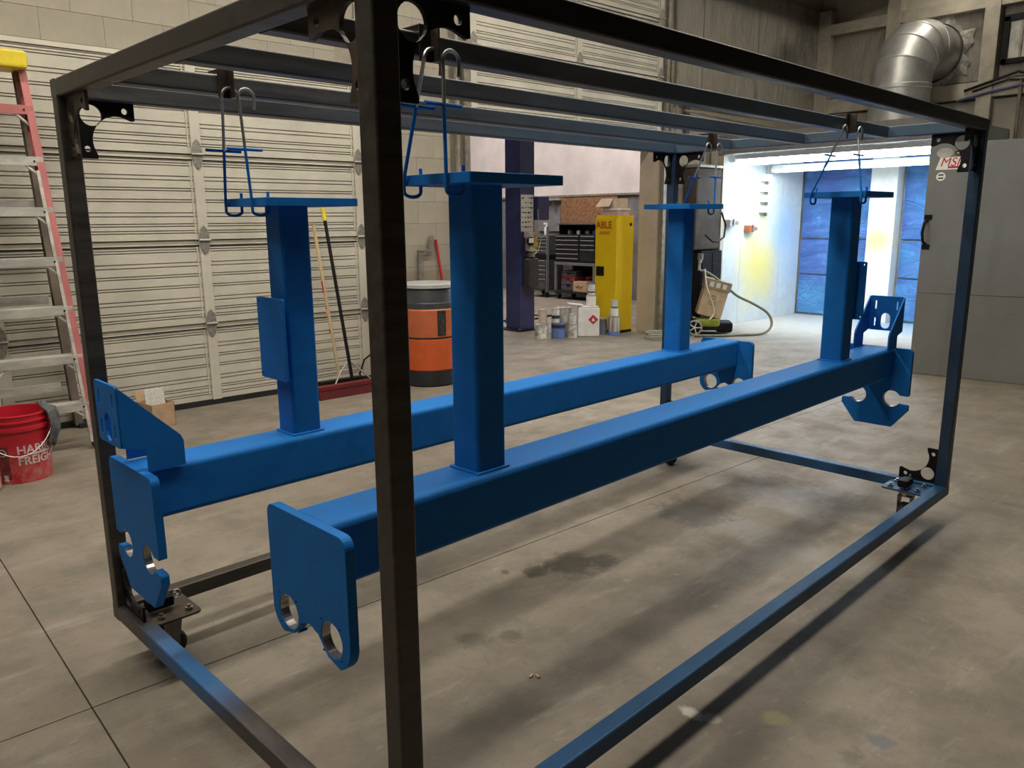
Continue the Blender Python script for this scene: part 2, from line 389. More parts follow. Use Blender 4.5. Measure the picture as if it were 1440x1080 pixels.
MB().rbox(7.5, XF, YW - 0.10, YW - 0.012, 2.86, 2.97, 0.006).build('girt', M['girt'], ins)
MB().tube([(7.6, YW - 0.12, 2.72), (9.2, YW - 0.12, 2.66), (10.9, YW - 0.12, 2.62)], 0.013).build('pipe', M['track'], ins)
MB().box(7.72, 7.80, YW - 0.06, YW - 0.013, 2.3, 2.98).build('strap', simple('brown_pipe', (0.12, 0.075, 0.05), 0.5, 0.3), ins)
# far wall at the right
wr = empty('wall_right'); struct(wr, 'far end wall with girts posts and insulation')
MB().box(XF + 0.06, XF + 0.2, -13, YW + 0.2, 0, ZC + .3).build('wall_sheet', M['wallx'], wr)
for a, b in ((4.10, 4.95), (2.87, 3.90), (1.4, 2.68), (0.0, 1.4)):
    MB().rbox(XF - 0.01, XF + 0.055, a + 0.01, b - 0.01, 3.14, ZC - .22, 0.02).build('insulation_sheet', M['insul'], wr)
for a in (4.98, 4.0, 2.77, 1.3, -0.2):
    MB().rbox(XF - 0.13, XF + 0.05, a - 0.09, a + 0.09, 0, ZC, 0.006).build('wall_post', M['girt'], wr)
MB().rbox(XF - 0.12, XF + 0.05, -7, YW - 0.1, ZC - .35, ZC - .20, 0.006).build('girt', M['girt'], wr)
MB().rbox(XF - 0.11, XF + 0.05, -7, YW - 0.1, 2.92, 3.12, 0.006).build('girt', M['girt'], wr)
MB().rbox(XF - 0.02, XF + 0.05, -7, YW - 0.1, 0, 2.9, 0.006).build('wall_panel', M['block'], wr)
# walls behind the camera and the roof
struct(MB().box(-6.2, -6, -13.2, 16, 0, ZC + .3).build('wall_left', simple('dark_wall', (0.10, 0.095, 0.085), 0.7)), 'plain side wall left of the shop')
struct(MB().box(-6.2, XF + .2, -13.2, -13, 0, ZC + .3).build('wall_front', simple('dark_wall', (0.10, 0.095, 0.085), 0.7)), 'plain wall behind the camera')
cl = empty('ceiling'); struct(cl, 'dark roof deck with purlins')
MB().box(-6.2, 15, -13.2, 16, ZC + .28, ZC + .4).build('roof_deck', M['ceil'], cl)
for k in range(7):
    y = -5.5 + 1.85 * k
    MB().rbox(-6, XF, y - 0.04, y + 0.04, ZC + .05, ZC + .27, 0.005).build('purlin', M['ceil'], cl)
# second bay seen through the opening
BX = 10.3
struct(MB().box(BX, BX + 0.15, YW + 0.22, 16, 1.86, ZC + .3).build('wall_bay_upper', M['bay']), 'pale pink upper wall of the second bay')
struct(MB().box(BX, BX + 0.15, YW + 0.22, 16, 0, 1.86).build('wall_bay_lower', simple('bay_lower', (0.17, 0.16, 0.155), 0.7, 0, 0.2, 4)), 'dark lower wall of the second bay behind the tool chests')
struct(MB().box(-6, 15, 15.9, 16.1, 0, ZC + .3).build('wall_bay_end', M['bay']), 'end wall of the second bay')
struct(MB().rbox(BX - 0.05, BX, YW + 0.3, 15.5, 1.835, 1.875, 0.004).build('trim_3', M['track']), 'rail along the bottom of the pale bay wall')

# ================================================================ LAMPS
def fixture(name, loc, length, along, watts, col, label, group=None, glow=9.0, width=0.16, tubes=2, tr=0.013, hang=0.0):
    """fluorescent batten: housing, glowing tubes, end caps, and the light they give"""
    r = empty(name, loc, 0 if along == 'X' else PI / 2); tag(r, label, 'light', group); h = length / 2; hw = width / 2
    MB().rbox(-h, h, -hw, hw, 0.0, 0.06, 0.006).build('housing', M['white'], r)
    tm = emit('tube_glow_%g_%g' % (glow, col[2]), col, glow)
    for k in range(tubes):
        y = (k - (tubes - 1) / 2) * width / tubes
        MB().tube([(-h + 0.03, y, -0.005 - tr), (h - 0.03, y, -0.005 - tr)], tr).build('tube', tm, r)
    for s in (-1, 1):
        MB().rbox(s * h - 0.02, s * h + 0.02, -hw + 0.004, hw - 0.004, -0.035, 0.03, 0.004).build('end_cap', M['white'], r)
    if hang:
        for s in (-1, 1): MB().tube([(s * h * 0.8, 0, 0.055), (s * h * 0.8, 0, hang)], 0.006, 6).build('hanger_rod', M['galv'], r)
    ld = bpy.data.lights.new('lamp', 'AREA'); ld.shape = 'RECTANGLE'; ld.size = length; ld.size_y = width; ld.energy = watts; ld.color = col
    lo = bpy.data.objects.new('lamp', ld); COL.objects.link(lo); lo.parent = r; lo.location = (0, 0, -0.012 - 2 * tr)
    return r
for k, x in enumerate((-1.2, 1.6, 4.4)):
    fixture('fluorescent_light', (x, 0.48, 4.57), 2.5, 'X', W_ROOM * 1.10, WARM, 'wide ceiling light in the row above the rack', 'ceiling lights above the rack', width=0.4, tubes=4)
for k, x in enumerate((-1.2, 1.4, 4.0, 6.8, 9.6)):
    fixture('fluorescent_light', (x, 3.05, 4.57), 2.5, 'X', W_ROOM * (0.2 if k == 4 else 0.4 if k == 3 else 1.15), WARM,
            'glowing ceiling light above the duct elbow' if k == 4 else 'wide ceiling light in the row near the overhead doors', None if k == 4 else 'ceiling lights near the doors', width=0.24, tubes=3)
for k, (x, y) in enumerate(((6.2, 8.2), (8.8, 8.2), (8.0, 11.6))):  # all out of view; the third is added to brighten the far bay wall
    fixture('bay_light', (x, y, 4.57), 2.5, 'X', W_BAY * 1.3, NEUT, 'wide unseen ceiling light of the second bay', 'ceiling lights of the second bay', width=0.5, tubes=4)

# ================================================================ THE ROLLING RACK
A0 = math.radians(3.0); ZF = 0.14
LR, WR, HR, T = 3.20, 1.61, 1.702, 0.0508
def rw(x, y, z): c, s = math.cos(A0), math.sin(A0); return (c * x - s * y, s * x + c * y, z + ZF)
rack = empty('rolling_rack', rw(0, 0, 0), A0)
tag(rack, 'large rolling rack of dark square steel tube with overhead bars', 'rack')
PRF = rrect(T, T, 0.006, 3)
def bar(name, a, b, mat, parent=None):
    a, b = Vector(a), Vector(b); d = (b - a).normalized()
    u, v = (Y, Z) if abs(d.x) > .9 else ((X, Z) if abs(d.y) > .9 else (X, Y))
    return MB().sweep(PRF, a, b, u, v).build(name, mat, parent or rack)
h = T / 2; zt, zb = HR - h, h
for x in (h, LR - h):
    for y in (h, WR - h):
        mt = M['steel'] if x < 1 else mat_steel('dark_steel_post', 1.0, 3.4, 0.75, base=(0.04, 0.04, 0.045), blue=(0.02, 0.06, 0.13)) if 'post2' not in M else M['post2']
        if x > 1: M['post2'] = mt
        bar('post', (x, y, T), (x, y, HR - T), mt)
for y in (h, WR - h):
    bar('top_rail', (0, y, zt), (LR, y, zt), M['steel_tint'] if y < 1 else M['steel_under'])
    bar('bottom_rail', (0, y, zb), (LR, y, zb), M['steel_blue'] if y < 1 else M['steel'])
for x in (h, LR - h):
    bar('top_end_rail', (x, T, zt), (x, WR - T, zt), M['steel'] if x < 1 else M['steel_under'])
    bar('bottom_end_rail', (x, T, zb), (x, WR - T, zb), M['steel_side'] if x < 1 else M['steel_blue'])
RAILY = (0.402, 0.802, 1.205)
for y in RAILY:
    bar('hanging_rail', (T, y + h, zt), (LR - T, y + h, zt), M['steel_under'])
# corner gussets: arm plates with a round eye and bolt holes
def gusset_mesh():
    s = 0.168; a = 0.058; e = 0.046
    out = [(0.0, -s), (e + 0.004, -s), (e + 0.006, -s + 0.008), (e - 0.004, -s + 0.035)]
    out += arc(0.118, -0.118, 0.078, 180, 90, 10)
    out += [(s - 0.035, -(e - 0.004)), (s - 0.008, -(e + 0.006)), (s, -(e + 0.004)), (s, 0.0)]
    out += [(0.055, 0.0)] + arc(0.0405, -0.0405, 0.034, 66, -240 + 90 - 6, 20)[0:0]
    out += [(0.018, 0.0), (0.018, -0.012), (0.0, -0.012)] if False else [(0.0, 0.0)]
    holes = [circle(0.042, -0.042, 0.031, 24), circle(0.140, -0.024, 0.0095, 12), circle(0.024, -0.140, 0.0095, 12)]
    return flat(out, holes, 0.009)
GUS = gusset_mesh()
def gusset(corner, ux, uz, mat):
    """place a gusset in the corner, first arm along ux (X or Y), second along uz"""
    me = GUS.copy(); n = Vector(ux).cross(Vector(uz) * -1)
    me.transform(Matrix((
        (ux[0], -uz[0], n[0], 0), (ux[1], -uz[1], n[1], 0), (ux[2], -uz[2], n[2], 0), (0, 0, 0, 1))))
    if n.dot(Vector(ux).cross(Vector(uz))) > 0: me.flip_normals()
    return put('corner_gusset', me, mat, rack, corner)
for ix, x in enumerate((T, LR - T)):
    for iy, y in enumerate((T, WR - T)):
        sx = 1 if ix == 0 else -1; sy = 1 if iy == 0 else -1
        yo = h if iy == 0 else WR - h; xo = h if ix == 0 else LR - h
        gusset((x, yo, HR - T), (sx, 0, 0), (0, 0, -1), M['black_steel'])
        gusset((xo, y, HR - T), (0, sy, 0), (0, 0, -1), M['brown_steel'] if ix == 0 else M['black_steel'])
        gusset((xo, y, T), (0, sy, 0), (0, 0, 1), M['black_steel'])
        # caster: corner plate, bolts, fork, wheel, brake pin ring
        cx, cy = x + sx * 0.075, y + sy * 0.095
        c = empty('caster', (cx, cy, 0), 0, rack)
        pm = M['brown_steel'] if ix == 0 else M['steel_blue']
        pl = xf(flat(rrect(0.15, 0.19, 0.018), [], 0.008, 0.001), Matrix.Translation((0, 0, 0.034))); put('top_plate', pl, pm, c)
        for bx, by in ((-0.045, 0.06), (0.045, 0.06), (-0.045, -0.06), (0.045, -0.06)):
            MB().lathe([(0.013, 0.038), (0.013, 0.047), (0.007, 0.048), (0.007, 0.056)], 6, Matrix.Translation((bx, by, 0))).build('bolt', M['bare'], c)
        MB().lathe([(0.032, 0.03), (0.034, 0.012), (0.03, 0.0), (0.012, -0.004)], 20).build('swivel', M['bare'], c)
        f = MB()
        for s in (-1, 1):
            f.add([(-0.03, s * 0.026, 0.0), (0.03, s * 0.026, 0.0), (0.012, s * 0.026, -0.105), (-0.022, s * 0.026, -0.105), (-0.03, s * 0.030, 0.0), (0.03, s * 0.030, 0.0), (0.012, s * 0.030, -0.105), (-0.022, s * 0.030, -0.105)],
                  [(0, 1, 2, 3), (4, 7, 6, 5), (0, 4, 5, 1), (1, 5, 6, 2), (2, 6, 7, 3), (3, 7, 4, 0)])
        f.box(-0.03, 0.03, -0.03, 0.03, -0.004, 0.0).build('fork', M['forkm'], c)
        wm = Matrix.Translation((-0.004, 0, -0.089)) @ Matrix.Rotation(PI / 2, 4, 'X')
        MB().lathe([(0.015, -0.02), (0.044, -0.02), (0.051, -0.012), (0.051, 0.012), (0.044, 0.02), (0.015, 0.02)], 28, wm).build('wheel', M['rubber'], c)
        MB().tube([(-0.004, -0.036, -0.089), (-0.004, 0.036, -0.089)], 0.007).build('axle', M['bare'], c)
        MB().rbox(-0.07, 0.015, -0.022, 0.022, 0.05, 0.085, 0.006).build('latch', M['black'], c)
        MB().tube([(0.03 + 0.014 * math.cos(a), 0.0, 0.078 + 0.014 * math.sin(a)) for a in [2 * PI * k / 14 for k in range(14)]], 0.003, 6, True).build('pin_ring', M['bare'], c)
# clamps on the hanging rails that carry the hooks
def clamp(x, y):
    MB().rbox(x - 0.018, x + 0.018, y - 0.006, y - 0.001, HR - 0.062, HR + 0.016, 0.002).rbox(x - 0.018, x + 0.018, y - 0.006, y + T + 0.006, HR + 0.011, HR + 0.016, 0.002).rbox(x + 0.013, x + 0.018, y - 0.034, y - 0.001, HR - 0.062, HR + 0.016, 0.002).build('hanger_clamp', M['clamp'], rack)

# ================================================================ BLUE BEAM FRAMES
HW = 0.165
def outline_two_lobe():
    o = [(-HW, -0.252)] + [] ; o = []
    o += [(-HW + 0.026, 0.0)] if False else []
    o += arc(HW - 0.026, -0.026, 0.026, 90, 0, 6)
    o += [(HW, -0.240)] + arc(0.098, -0.252, 0.067, 10, -70, 8) + [(0.072, -0.302), (0.035, -0.262)]
    o += arc(0.0, -0.285, 0.033, 50, 130, 6)
    o += [(-0.035, -0.262), (-0.072, -0.302)] + arc(-0.098, -0.252, 0.067, -110, -190, 8) + [(-HW, -0.240)]
    o += arc(-HW + 0.026, -0.026, 0.026, 180, 90, 6)
    return o
def outline_hooked():
    o = arc(HW - 0.022, -0.022, 0.022, 90, 0, 6)
    o += [(HW, -0.232), (HW - 0.004, -0.238), (0.124, -0.238)] + arc(0.084, -0.258, 0.043, 30, 330, 22) + [(0.124, -0.281), (HW - 0.004, -0.283), (HW, -0.289), (HW, -0.312), (0.092, -0.405)]
    o += [(-x, y) for x, y in reversed(o)]
    return o
def ring(cx, cy, r0, r1, th): return flat(circle(cx, cy, r1, 32), [circle(cx, cy, r0, 32)], th)
def beam_frame(loc, rot, label):
    """x=0 outer face of the two-lobed end plate, x=LB outer face of the hooked end plate; z=0 beam top"""
    r = empty('beam_frame', loc, rot); tag(r, label, 'steel frame', 'blue beam frames on the rack')
    LB = 3.30; ox = 0.02 if rot < 1 else -0.02; pt = 0.024; P = M['paint']
    MB().sweep(rrect(0.1524, 0.1524, 0.017, 6), (pt, 0, -0.0762), (LB - pt, 0, -0.0762), Y, Z).build('beam_tube', P, r, smooth=40)
    small = []
    for sx in (-1, 1):
        for a in (45, 135, 225, 315): small.append(circle(sx * 0.092 + 0.053 * math.cos(math.radians(a)), -0.255 + 0.053 * math.sin(math.radians(a)), 0.0032, 8))
    me = xf(flat(outline_two_lobe(), [circle(0.092, -0.255, 0.0425, 36), circle(-0.092, -0.255, 0.0425, 36)] + small, pt, 0.0012), Matrix.Translation((pt / 2, 0, 0)) @ YZ)
    a = put('lobed_end_plate', me, P, r)
    for s in (-1, 1): put('bare_bore', xf(ring(s * 0.092, -0.255, 0.0405, 0.0428, pt - 0.003), Matrix.Translation((pt / 2, 0, 0)) @ YZ), M['bare'], a)
    me = xf(flat(outline_hooked(), [], pt, 0.0012), Matrix.Translation((LB - pt / 2, 0, 0)) @ YZ)
    b = put('hooked_end_plate', me, P, r)
    for s in (-1, 1):   # bare machined edge of the slot
        ar = arc(s * 0.084, -0.258, 0.0432, 40 if s > 0 else 140, 320 if s > 0 else -140, 20); ai = arc(s * 0.084, -0.258, 0.0412, 40 if s > 0 else 140, 320 if s > 0 else -140, 20)
        put('bare_slot', xf(flat(ar + ai[::-1], [], pt - 0.003), Matrix.Translation((LB - pt / 2, 0, 0)) @ YZ), M['bare'], b)
    ZP = 0.727
    for cx in (0.53, 2.75):
        MB().sweep(rrect(0.1016, 0.1016, 0.012, 5), (cx, 0, -0.002), (cx, 0, ZP), X, Y).build('column', P, r, smooth=40)
        MB().rbox(cx - 0.058, cx + 0.058, -0.058, 0.058, -0.003, 0.006, 0.004).build('weld_bead', P, r)
        pl = flat(rrect(0.316, 0.270, 0.004, 2), [circle(sx * 0.112, sy * 0.08, 0.009, 12) for sx in (-1, 1) for sy in (-1, 1)], 0.024, 0.001)
        put('cap_plate', xf(pl, Matrix.Translation((cx + ox, 0, ZP + 0.012))), P, r)
    # control plate fixed on the column near the hooked end
    fx = 2.75 + 0.0508
    pl = put('side_plate', xf(flat(rrect(0.165, 0.262, 0.006), [circle(0.07, 0.118, 0.004, 10), circle(-0.07, 0.118, 0.004, 10), circle(0.07, -0.118, 0.004, 10), circle(-0.07, -0.118, 0.004, 10)], 0.008, 0.001), Matrix.Translation((fx + 0.026, 0.0, 0.315)) @ YZ), P, r)
    MB().rbox(fx, fx + 0.022, -0.045, 0.045, 0.21, 0.42, 0.003).build('spacer', P, r)
    # slotted bracket standing on the beam at the hooked end
    k = empty('slotted_bracket', (0, 0, 0), 0, r)
    bx = LB + 0.036
    def slot(cx, cy, w, l): return arc(cx, cy + l / 2, w / 2, 0, 180, 6) + arc(cx, cy - l / 2, w / 2, 180, 360, 6)
    me = flat([(x, y + 0.163) for x, y in rrect(0.170, 0.175, 0.012)], [slot(0.0, 0.125, 0.046, 0.034), slot(-0.052, 0.205, 0.009, 0.034), slot(0.052, 0.205, 0.009, 0.034), slot(-0.052, 0.118, 0.009, 0.034), slot(0.052, 0.118, 0.009, 0.034)], 0.008, 0.001)
    put('slotted_plate', xf(me, Matrix.Translation((bx, 0, 0)) @ YZ), P, k)
    g = [(LB - 0.13, -0.002), (LB - 0.13, 0.070), (LB - 0.122, 0.088), (bx, 0.248), (bx, 0.078), (LB - 0.026, 0.062), (LB - 0.026, -0.002)]
    for s in (-1, 1): put('side_gusset', xf(flat(g, [], 0.008, 0.001), Matrix.Translation((0, s * 0.083, 0)) @ XZ), P, k)
    return r
NB = (0.066, 0.430, 0.650); FB = (3.278, 1.240, 0.612)
near = beam_frame(rw(*NB), A0, 'blue beam frame hanging nearest the camera with round-eyed end plate in front')
far = beam_frame(rw(*FB), A0 + PI, 'blue beam frame hanging behind with hook-slotted end plate at the left')

# wire hooks: bare top, painted shank with a cross pin
def wire_hook(top, bot, label, zc, jd_=1, flip=1):
    """top/bot: rack points of the upper bend and of the plate edge the wire passes; jd_: side the foot curls to"""
    r = empty('wire_hook', rw(*bot), A0); tag(r, label, 'hook', 'wire hooks of the blue frames')
    t = Vector(top) - Vector(bot); f = (zc - bot[2]) / t.z; q = Vector((t.x * f, t.y * f, zc - bot[2])); R_ = 0.0045
    hk = [(t.x + 0.024 * flip - 0.024 * flip * math.cos(a), t.y, t.z + 0.024 * math.sin(a)) for a in [PI * k / 10 for k in range(11)]]
    hk.append((t.x + 0.046 * flip, t.y, t.z - 0.03))
    MB().tube([q] + hk, R_).build('hook_top', M['zinc'], r)
    jd = [(jd_ * (0.026 - 0.026 * math.cos(a)), 0, -0.026 - 0.013 * math.sin(a)) for a in [PI * k / 8 for k in range(9)]]
    MB().tube([q, (0, 0, 0)] + jd + [(jd_ * 0.053, 0, 0.030)], R_).build('shank', M['paint'], r)
    MB().tube([(q.x - 0.055, q.y, q.z), (q.x + 0.055, q.y + 0.004, q.z)], R_).build('cross_pin', M['paint'], r)
def hooks(xe, yc, ztop, xr, yr, which, zc, dn, df, tn=0.030, tf=-0.012, jd_=1):
    clamp(xr, yr); z = HR - 0.058
    wire_hook((xr + tn, yr - 0.026, z), (xe - 0.006 * jd_, yc + dn, ztop), 'wire hook nearer the camera at the %s' % which, zc, jd_)
    wire_hook((xr + tf, yr - 0.012, z), (xe - 0.006 * jd_, yc + df, ztop), 'wire hook farther from the camera at the %s' % which, zc, jd_)
PE = 0.158 - 0.02
hooks(NB[0] + 0.53 - PE, NB[1], NB[2] + 0.739, 0.425, RAILY[0], 'front cap plate of the near blue frame', 1.55, -0.060, 0.100)
hooks(NB[0] + 2.75 - PE, NB[1], NB[2] + 0.739, 2.69, RAILY[0], 'rear cap plate of the near blue frame', 1.55, -0.118, 0.100, 0.055, -0.065)
hooks(FB[0] - 2.75 - PE, FB[1], FB[2] + 0.739, 0.335, RAILY[2], 'left cap plate of the rear blue frame', 1.50, -0.060, 0.112)
hooks(FB[0] - 0.53 + 0.178, FB[1], FB[2] + 0.739, 2.93, RAILY[2], 'far cap plate of the rear blue frame', 1.50, -0.075, 0.115, 0.030, -0.05, -1)

# ================================================================ SPRAY BOOTH
def booth_wall_mat(name, base, spots, seam=None):
    """coated booth wall with dusty overspray clouds: spots = (x, y, z, radius, colour, amount)"""
    t = NT(name); geo = t.n('ShaderNodeNewGeometry'); pos = geo.outputs['Position']; n = t.noise(2.0, 5, 0.6, vec=pos); f = t.noise(9, 5, 0.65, vec=pos)
    c = t.mix(t.ramp(f, 0.3, 0.7), tuple(x * 0.9 for x in base), base)
    for x, y, z, r, col, a in spots:
        vm = t.n('ShaderNodeVectorMath', operation='DISTANCE'); vm.inputs[1].default_value = (x, y, z); t.link(pos, vm.inputs[0])
        d = t.math('ADD', vm.outputs['Value'], t.math('MULTIPLY', t.math('SUBTRACT', n, 0.5), r * 1.2))
        c = t.mix(t.ramp(d, 0.1 * r, r, a, 0.0), c, col)
    return t.set(c, 0.55)
M['boothwhite'] = booth_wall_mat('booth_white_overspray', (0.62, 0.66, 0.66), [(9.35, 4.92, 0.75, 0.75, (0.80, 0.66, 0.10), 0.75), (9.3, 4.92, 1.35, 0.6, (0.80, 0.74, 0.30), 0.5), (9.95, 4.92, 1.3, 0.5, (0.25, 0.48, 0.85), 0.6), (10.2, 4.92, 0.8, 0.6, (0.35, 0.55, 0.85), 0.4), (8.6, 4.92, 0.5, 0.5, (0.45, 0.52, 0.58), 0.5)])
M['boothcol'] = booth_wall_mat('booth_post_overspray', (0.75, 0.74, 0.70), [(10.3, 3.68, 1.12, 0.35, (0.9, 0.62, 0.10), 0.8)])
def mat_blue_film():
    t = NT('blue_oversprayed_film'); n = t.noise(1.3, 4, 0.6); w_ = t.noise(2.6, 6, 0.7, stretch=(1, 1.0, 2.2), dist=2.5)
    c = t.mix(t.ramp(n, 0.3, 0.7), (0.10, 0.19, 0.55), (0.11, 0.38, 0.75)); t.bump(w_, 1.0, 0.09)
    return t.set(c, 0.35)
M['bluefilm'] = mat_blue_film()
bt = empty('spray_booth', (8.42, 3.0, 0)); tag(bt, 'brightly lit spray booth lined with blue oversprayed film', 'spray booth')
def bpart(mb, name, mat): o = mb.build(name, mat, bt); o.matrix_parent_inverse = Matrix.Translation((-8.42, -3.0, 0)); return o
BXB = 10.45
xx = 8.42
for wd in (0.45, 1.03, 0.55):   # left wall panels
    bpart(MB().rbox(xx + 0.002, xx + wd - 0.002, 4.93, 4.97, 0.0, 2.42, 0.004), 'side_panel', M['boothwhite']); xx += wd
for a, b in ((3.88, 4.92), (2.36, 3.48)):   # back wall film sheets in three rows
    for z0, z1 in ((0.02, 0.60), (0.60, 1.12), (1.12, 2.40)):
        bpart(MB().rbox(BXB, BXB + 0.05, a + 0.01, b - 0.01, z0 + 0.008, z1 - 0.008, 0.02), 'film_sheet', M['bluefilm'])
bpart(MB().rbox(BXB - 0.16, BXB + 0.04, 3.50, 3.86, 0.0, 2.42, 0.01), 'back_post', M['boothcol'])
bpart(MB().box(BXB + 0.05, BXB + 0.09, 2.32, 4.97, 0, 2.42), 'back_panel', M['galv'])
bpart(MB().box(8.42, BXB + 0.09, 2.32, 2.36, 0, 2.42), 'side_panel', M['boothwhite'])
bpart(MB().box(8.40, BXB + 0.09, 2.32, 4.99, 2.42, 2.465), 'roof_panel', M['boothwhite'])
bpart(MB().rbox(8.34, 8.42, 2.32, 4.99, 2.23, 2.465, 0.006), 'header', simple('header_grey', (0.17, 0.16, 0.15), 0.6))
bpart(MB().rbox(8.34, 8.42, 4.90, 4.99, 0, 2.22, 0.006), 'front_post', M['girt'])
bpart(MB().rbox(8.36, 8.41, 4.99, 5.11, 0, 2.465, 0.004), 'closure_panel', M['girt'])
fixture('booth_light', (8.60, 3.62, 2.17), 2.5, 'Y', W_BOOTH, COOL, 'long bright tube light behind the booth header', None, 15.0, 0.14, tr=0.026, hang=0.25)
fixture('booth_light', (8.82, 3.62, 2.17), 2.5, 'Y', W_BOOTH, COOL, 'second bright tube light just inside the booth header', None, 15.0, 0.14, tr=0.026, hang=0.25)
fixture('booth_light', (9.50, 3.62, 2.07), 2.46, 'Y', W_BOOTH * 0.6, COOL, 'lower tube light across the middle of the booth', None, 9.0, 0.14, hang=0.35)
# small things on the booth side wall
r = empty('tray_rack', (9.34, 4.90, 1.50)); tag(r, 'narrow white rack of four trays on the booth wall', 'rack')
for k in range(4):
    MB().rbox(-0.07, 0.07, -0.07, 0.025, 0.14 * k, 0.14 * k + 0.09, 0.006).build('tray', M['white'], r)
MB().rbox(0.075, 0.09, -0.02, 0.025, -0.05, 0.62, 0.003).build('upright', M['galv'], r)
def wall_gun(loc, cm, label):
    r = empty('wall_latch', loc); tag(r, label, 'latch')
    MB().rbox(-0.09, 0.04, -0.06, 0.025, -0.05, 0.04, 0.008).build('body', cm, r)
    MB().rbox(0.03, 0.13, -0.05, -0.01, -0.03, 0.02, 0.006).build('lever', M['track'], r)
    MB().tube([(-0.02, -0.07, -0.03), (-0.02, -0.07, 0.05)], 0.012).build('knob', M['bare'], r)
wall_gun((8.55, 4.90, 1.37), M['galv'], 'grey latch block on the white booth wall')
wall_gun((9.02, 4.90, 1.29), simple('rust_orange', (0.42, 0.12, 0.04), 0.5), 'grey latch block with orange top on the booth wall')

# booth door swung open at the right
dr = empty('booth_door', (6.877, 1.817, 0), math.atan2(-0.907, 0.153)); tag(dr, 'wide grey sheet-metal booth door standing open at right', 'door')
M['doorgrey'] = mat_wall('grey_sheet', (0.178, 0.190, 0.190), dirt=0.35)
MB().rbox(0.0, 2.9, 0.0, 0.045, 0.003, 0.748, 0.003).build('lower_panel', mat_wall('grey_sheet_low', (0.175, 0.178, 0.17), dirt=0.5), dr)
MB().rbox(0.0, 2.9, 0.0, 0.045, 0.752, 2.06, 0.003).build('upper_panel', M['doorgrey'], dr)
hd = MB().tube([(0.035, -0.005, 1.19), (0.022, -0.055, 1.21), (0.012, -0.068, 1.29), (0.022, -0.055, 1.38), (0.035, -0.005, 1.40)], 0.012).build('handle', M['black'], dr)
for z in (1.165, 1.425): MB().rbox(0.005, 0.07, -0.008, 0.0, z - 0.022, z + 0.022, 0.003).build('handle_foot', M['black'], dr)
# stickers (flat print) on the door
def sticker(x, z, w_, h_, mat, name='sticker', shear=0.0, n=0):
    pts = circle(0, 0, 0.5, 24) if n else [(-0.5, -0.5), (0.5, -0.5), (0.5, 0.5), (-0.5, 0.5)]
    pts = [(p[0] * w_ + shear * p[1] * h_, p[1] * h_) for p in pts]
    return put(name, xf(flat(pts, [], 0.001), XZ), mat, dr, (x, -0.001, z))
s1 = sticker(0.19, 1.885, 0.235, 0.105, M['white'], shear=0.3)
RED = simple('red_print', (0.45, 0.015, 0.03), 0.5)
put('lettering', xf(text_mesh('MSI', 0.102, 0.0005, 0.25, bold=0.0), XZ), RED, dr, (0.088, -0.0022, 1.862))
put('lettering_bar', xf(flat([(-0.06, -0.008), (0.06, -0.008), (0.065, 0.008), (-0.055, 0.008)], [], 0.001), XZ), RED, dr, (0.21, -0.0022, 1.852))
sticker(0.12, 1.975, 0.13, 0.085, M['galv'], n=1)
sticker(0.225, 1.97, 0.058, 0.048, M['print'], n=1)
put('sticker_tick', xf(flat([(-0.014, 0.0), (-0.004, -0.010), (0.016, 0.012), (0.012, 0.016), (-0.004, -0.001), (-0.010, 0.005)], [], 0.001), XZ), simple('lime', (0.5, 0.6, 0.1), 0.5), dr, (0.225, -0.0025, 1.97))
s2 = sticker(0.105, 1.775, 0.075, 0.075, M['white'], n=1)
for dz in (0.014, -0.014): put('sticker_print', xf(flat([(-0.02, -0.006), (0.02, -0.006), (0.02, 0.006), (-0.02, 0.006)], [], 0.001), XZ), M['print'], dr, (0.105, -0.0022, 1.775 + dz))

# duct elbow above the booth
du = empty('exhaust_duct', (10.0, 3.46, 2.47)); tag(du, 'large galvanised duct elbow rising from the booth roof', 'duct')
DR = 0.355; DUCT = simple('dull_duct', (0.47, 0.47, 0.455), 0.42, 0.6, 0.2, 4)
MB().lathe([(DR, 0.0), (DR, 0.52), (DR + 0.012, 0.53), (DR + 0.012, 0.57), (DR, 0.58)], 40, cap=False).build('riser', DUCT, du)
def gore(a0, a1, R0=0.50):
    """one segment of the elbow, turning from +Z towards +X"""
    mb = MB(); n = 36; vs = []; fs = []
    for a in (a0, a1):
        c = Vector((R0 * (1 - math.cos(a)), 0, 0.58 + R0 * math.sin(a))); u = Vector((math.cos(a), 0, -math.sin(a)))
        for k in range(n):
            th = 2 * PI * k / n; vs.append(c + u * (DR * math.cos(th)) + Y * (DR * math.sin(th)))
    for k in range(n): fs.append((k, (k + 1) % n, n + (k + 1) % n, n + k))
    mb.add(vs, fs)
    c = Vector((R0 * (1 - math.cos(a1)), 0, 0.58 + R0 * math.sin(a1))); u = Vector((math.cos(a1), 0, -math.sin(a1)))
    mb.tube([c + u * (DR * math.cos(2 * PI * k / n)) + Y * (DR * math.sin(2 * PI * k / n)) for k in range(n)], 0.012, 6, True)
    return mb
for k in range(4): gore(PI / 2 * k / 4, PI / 2 * (k + 1) / 4).build('elbow_gore', DUCT, du)
MB().lathe([(DR, 0.0), (DR, 0.62)], 40, Matrix.Translation((0.50, 0, 1.08)) @ Matrix.Rotation(PI / 2, 4, 'Y'), cap=False).build('outlet', DUCT, du)
ol = MB()
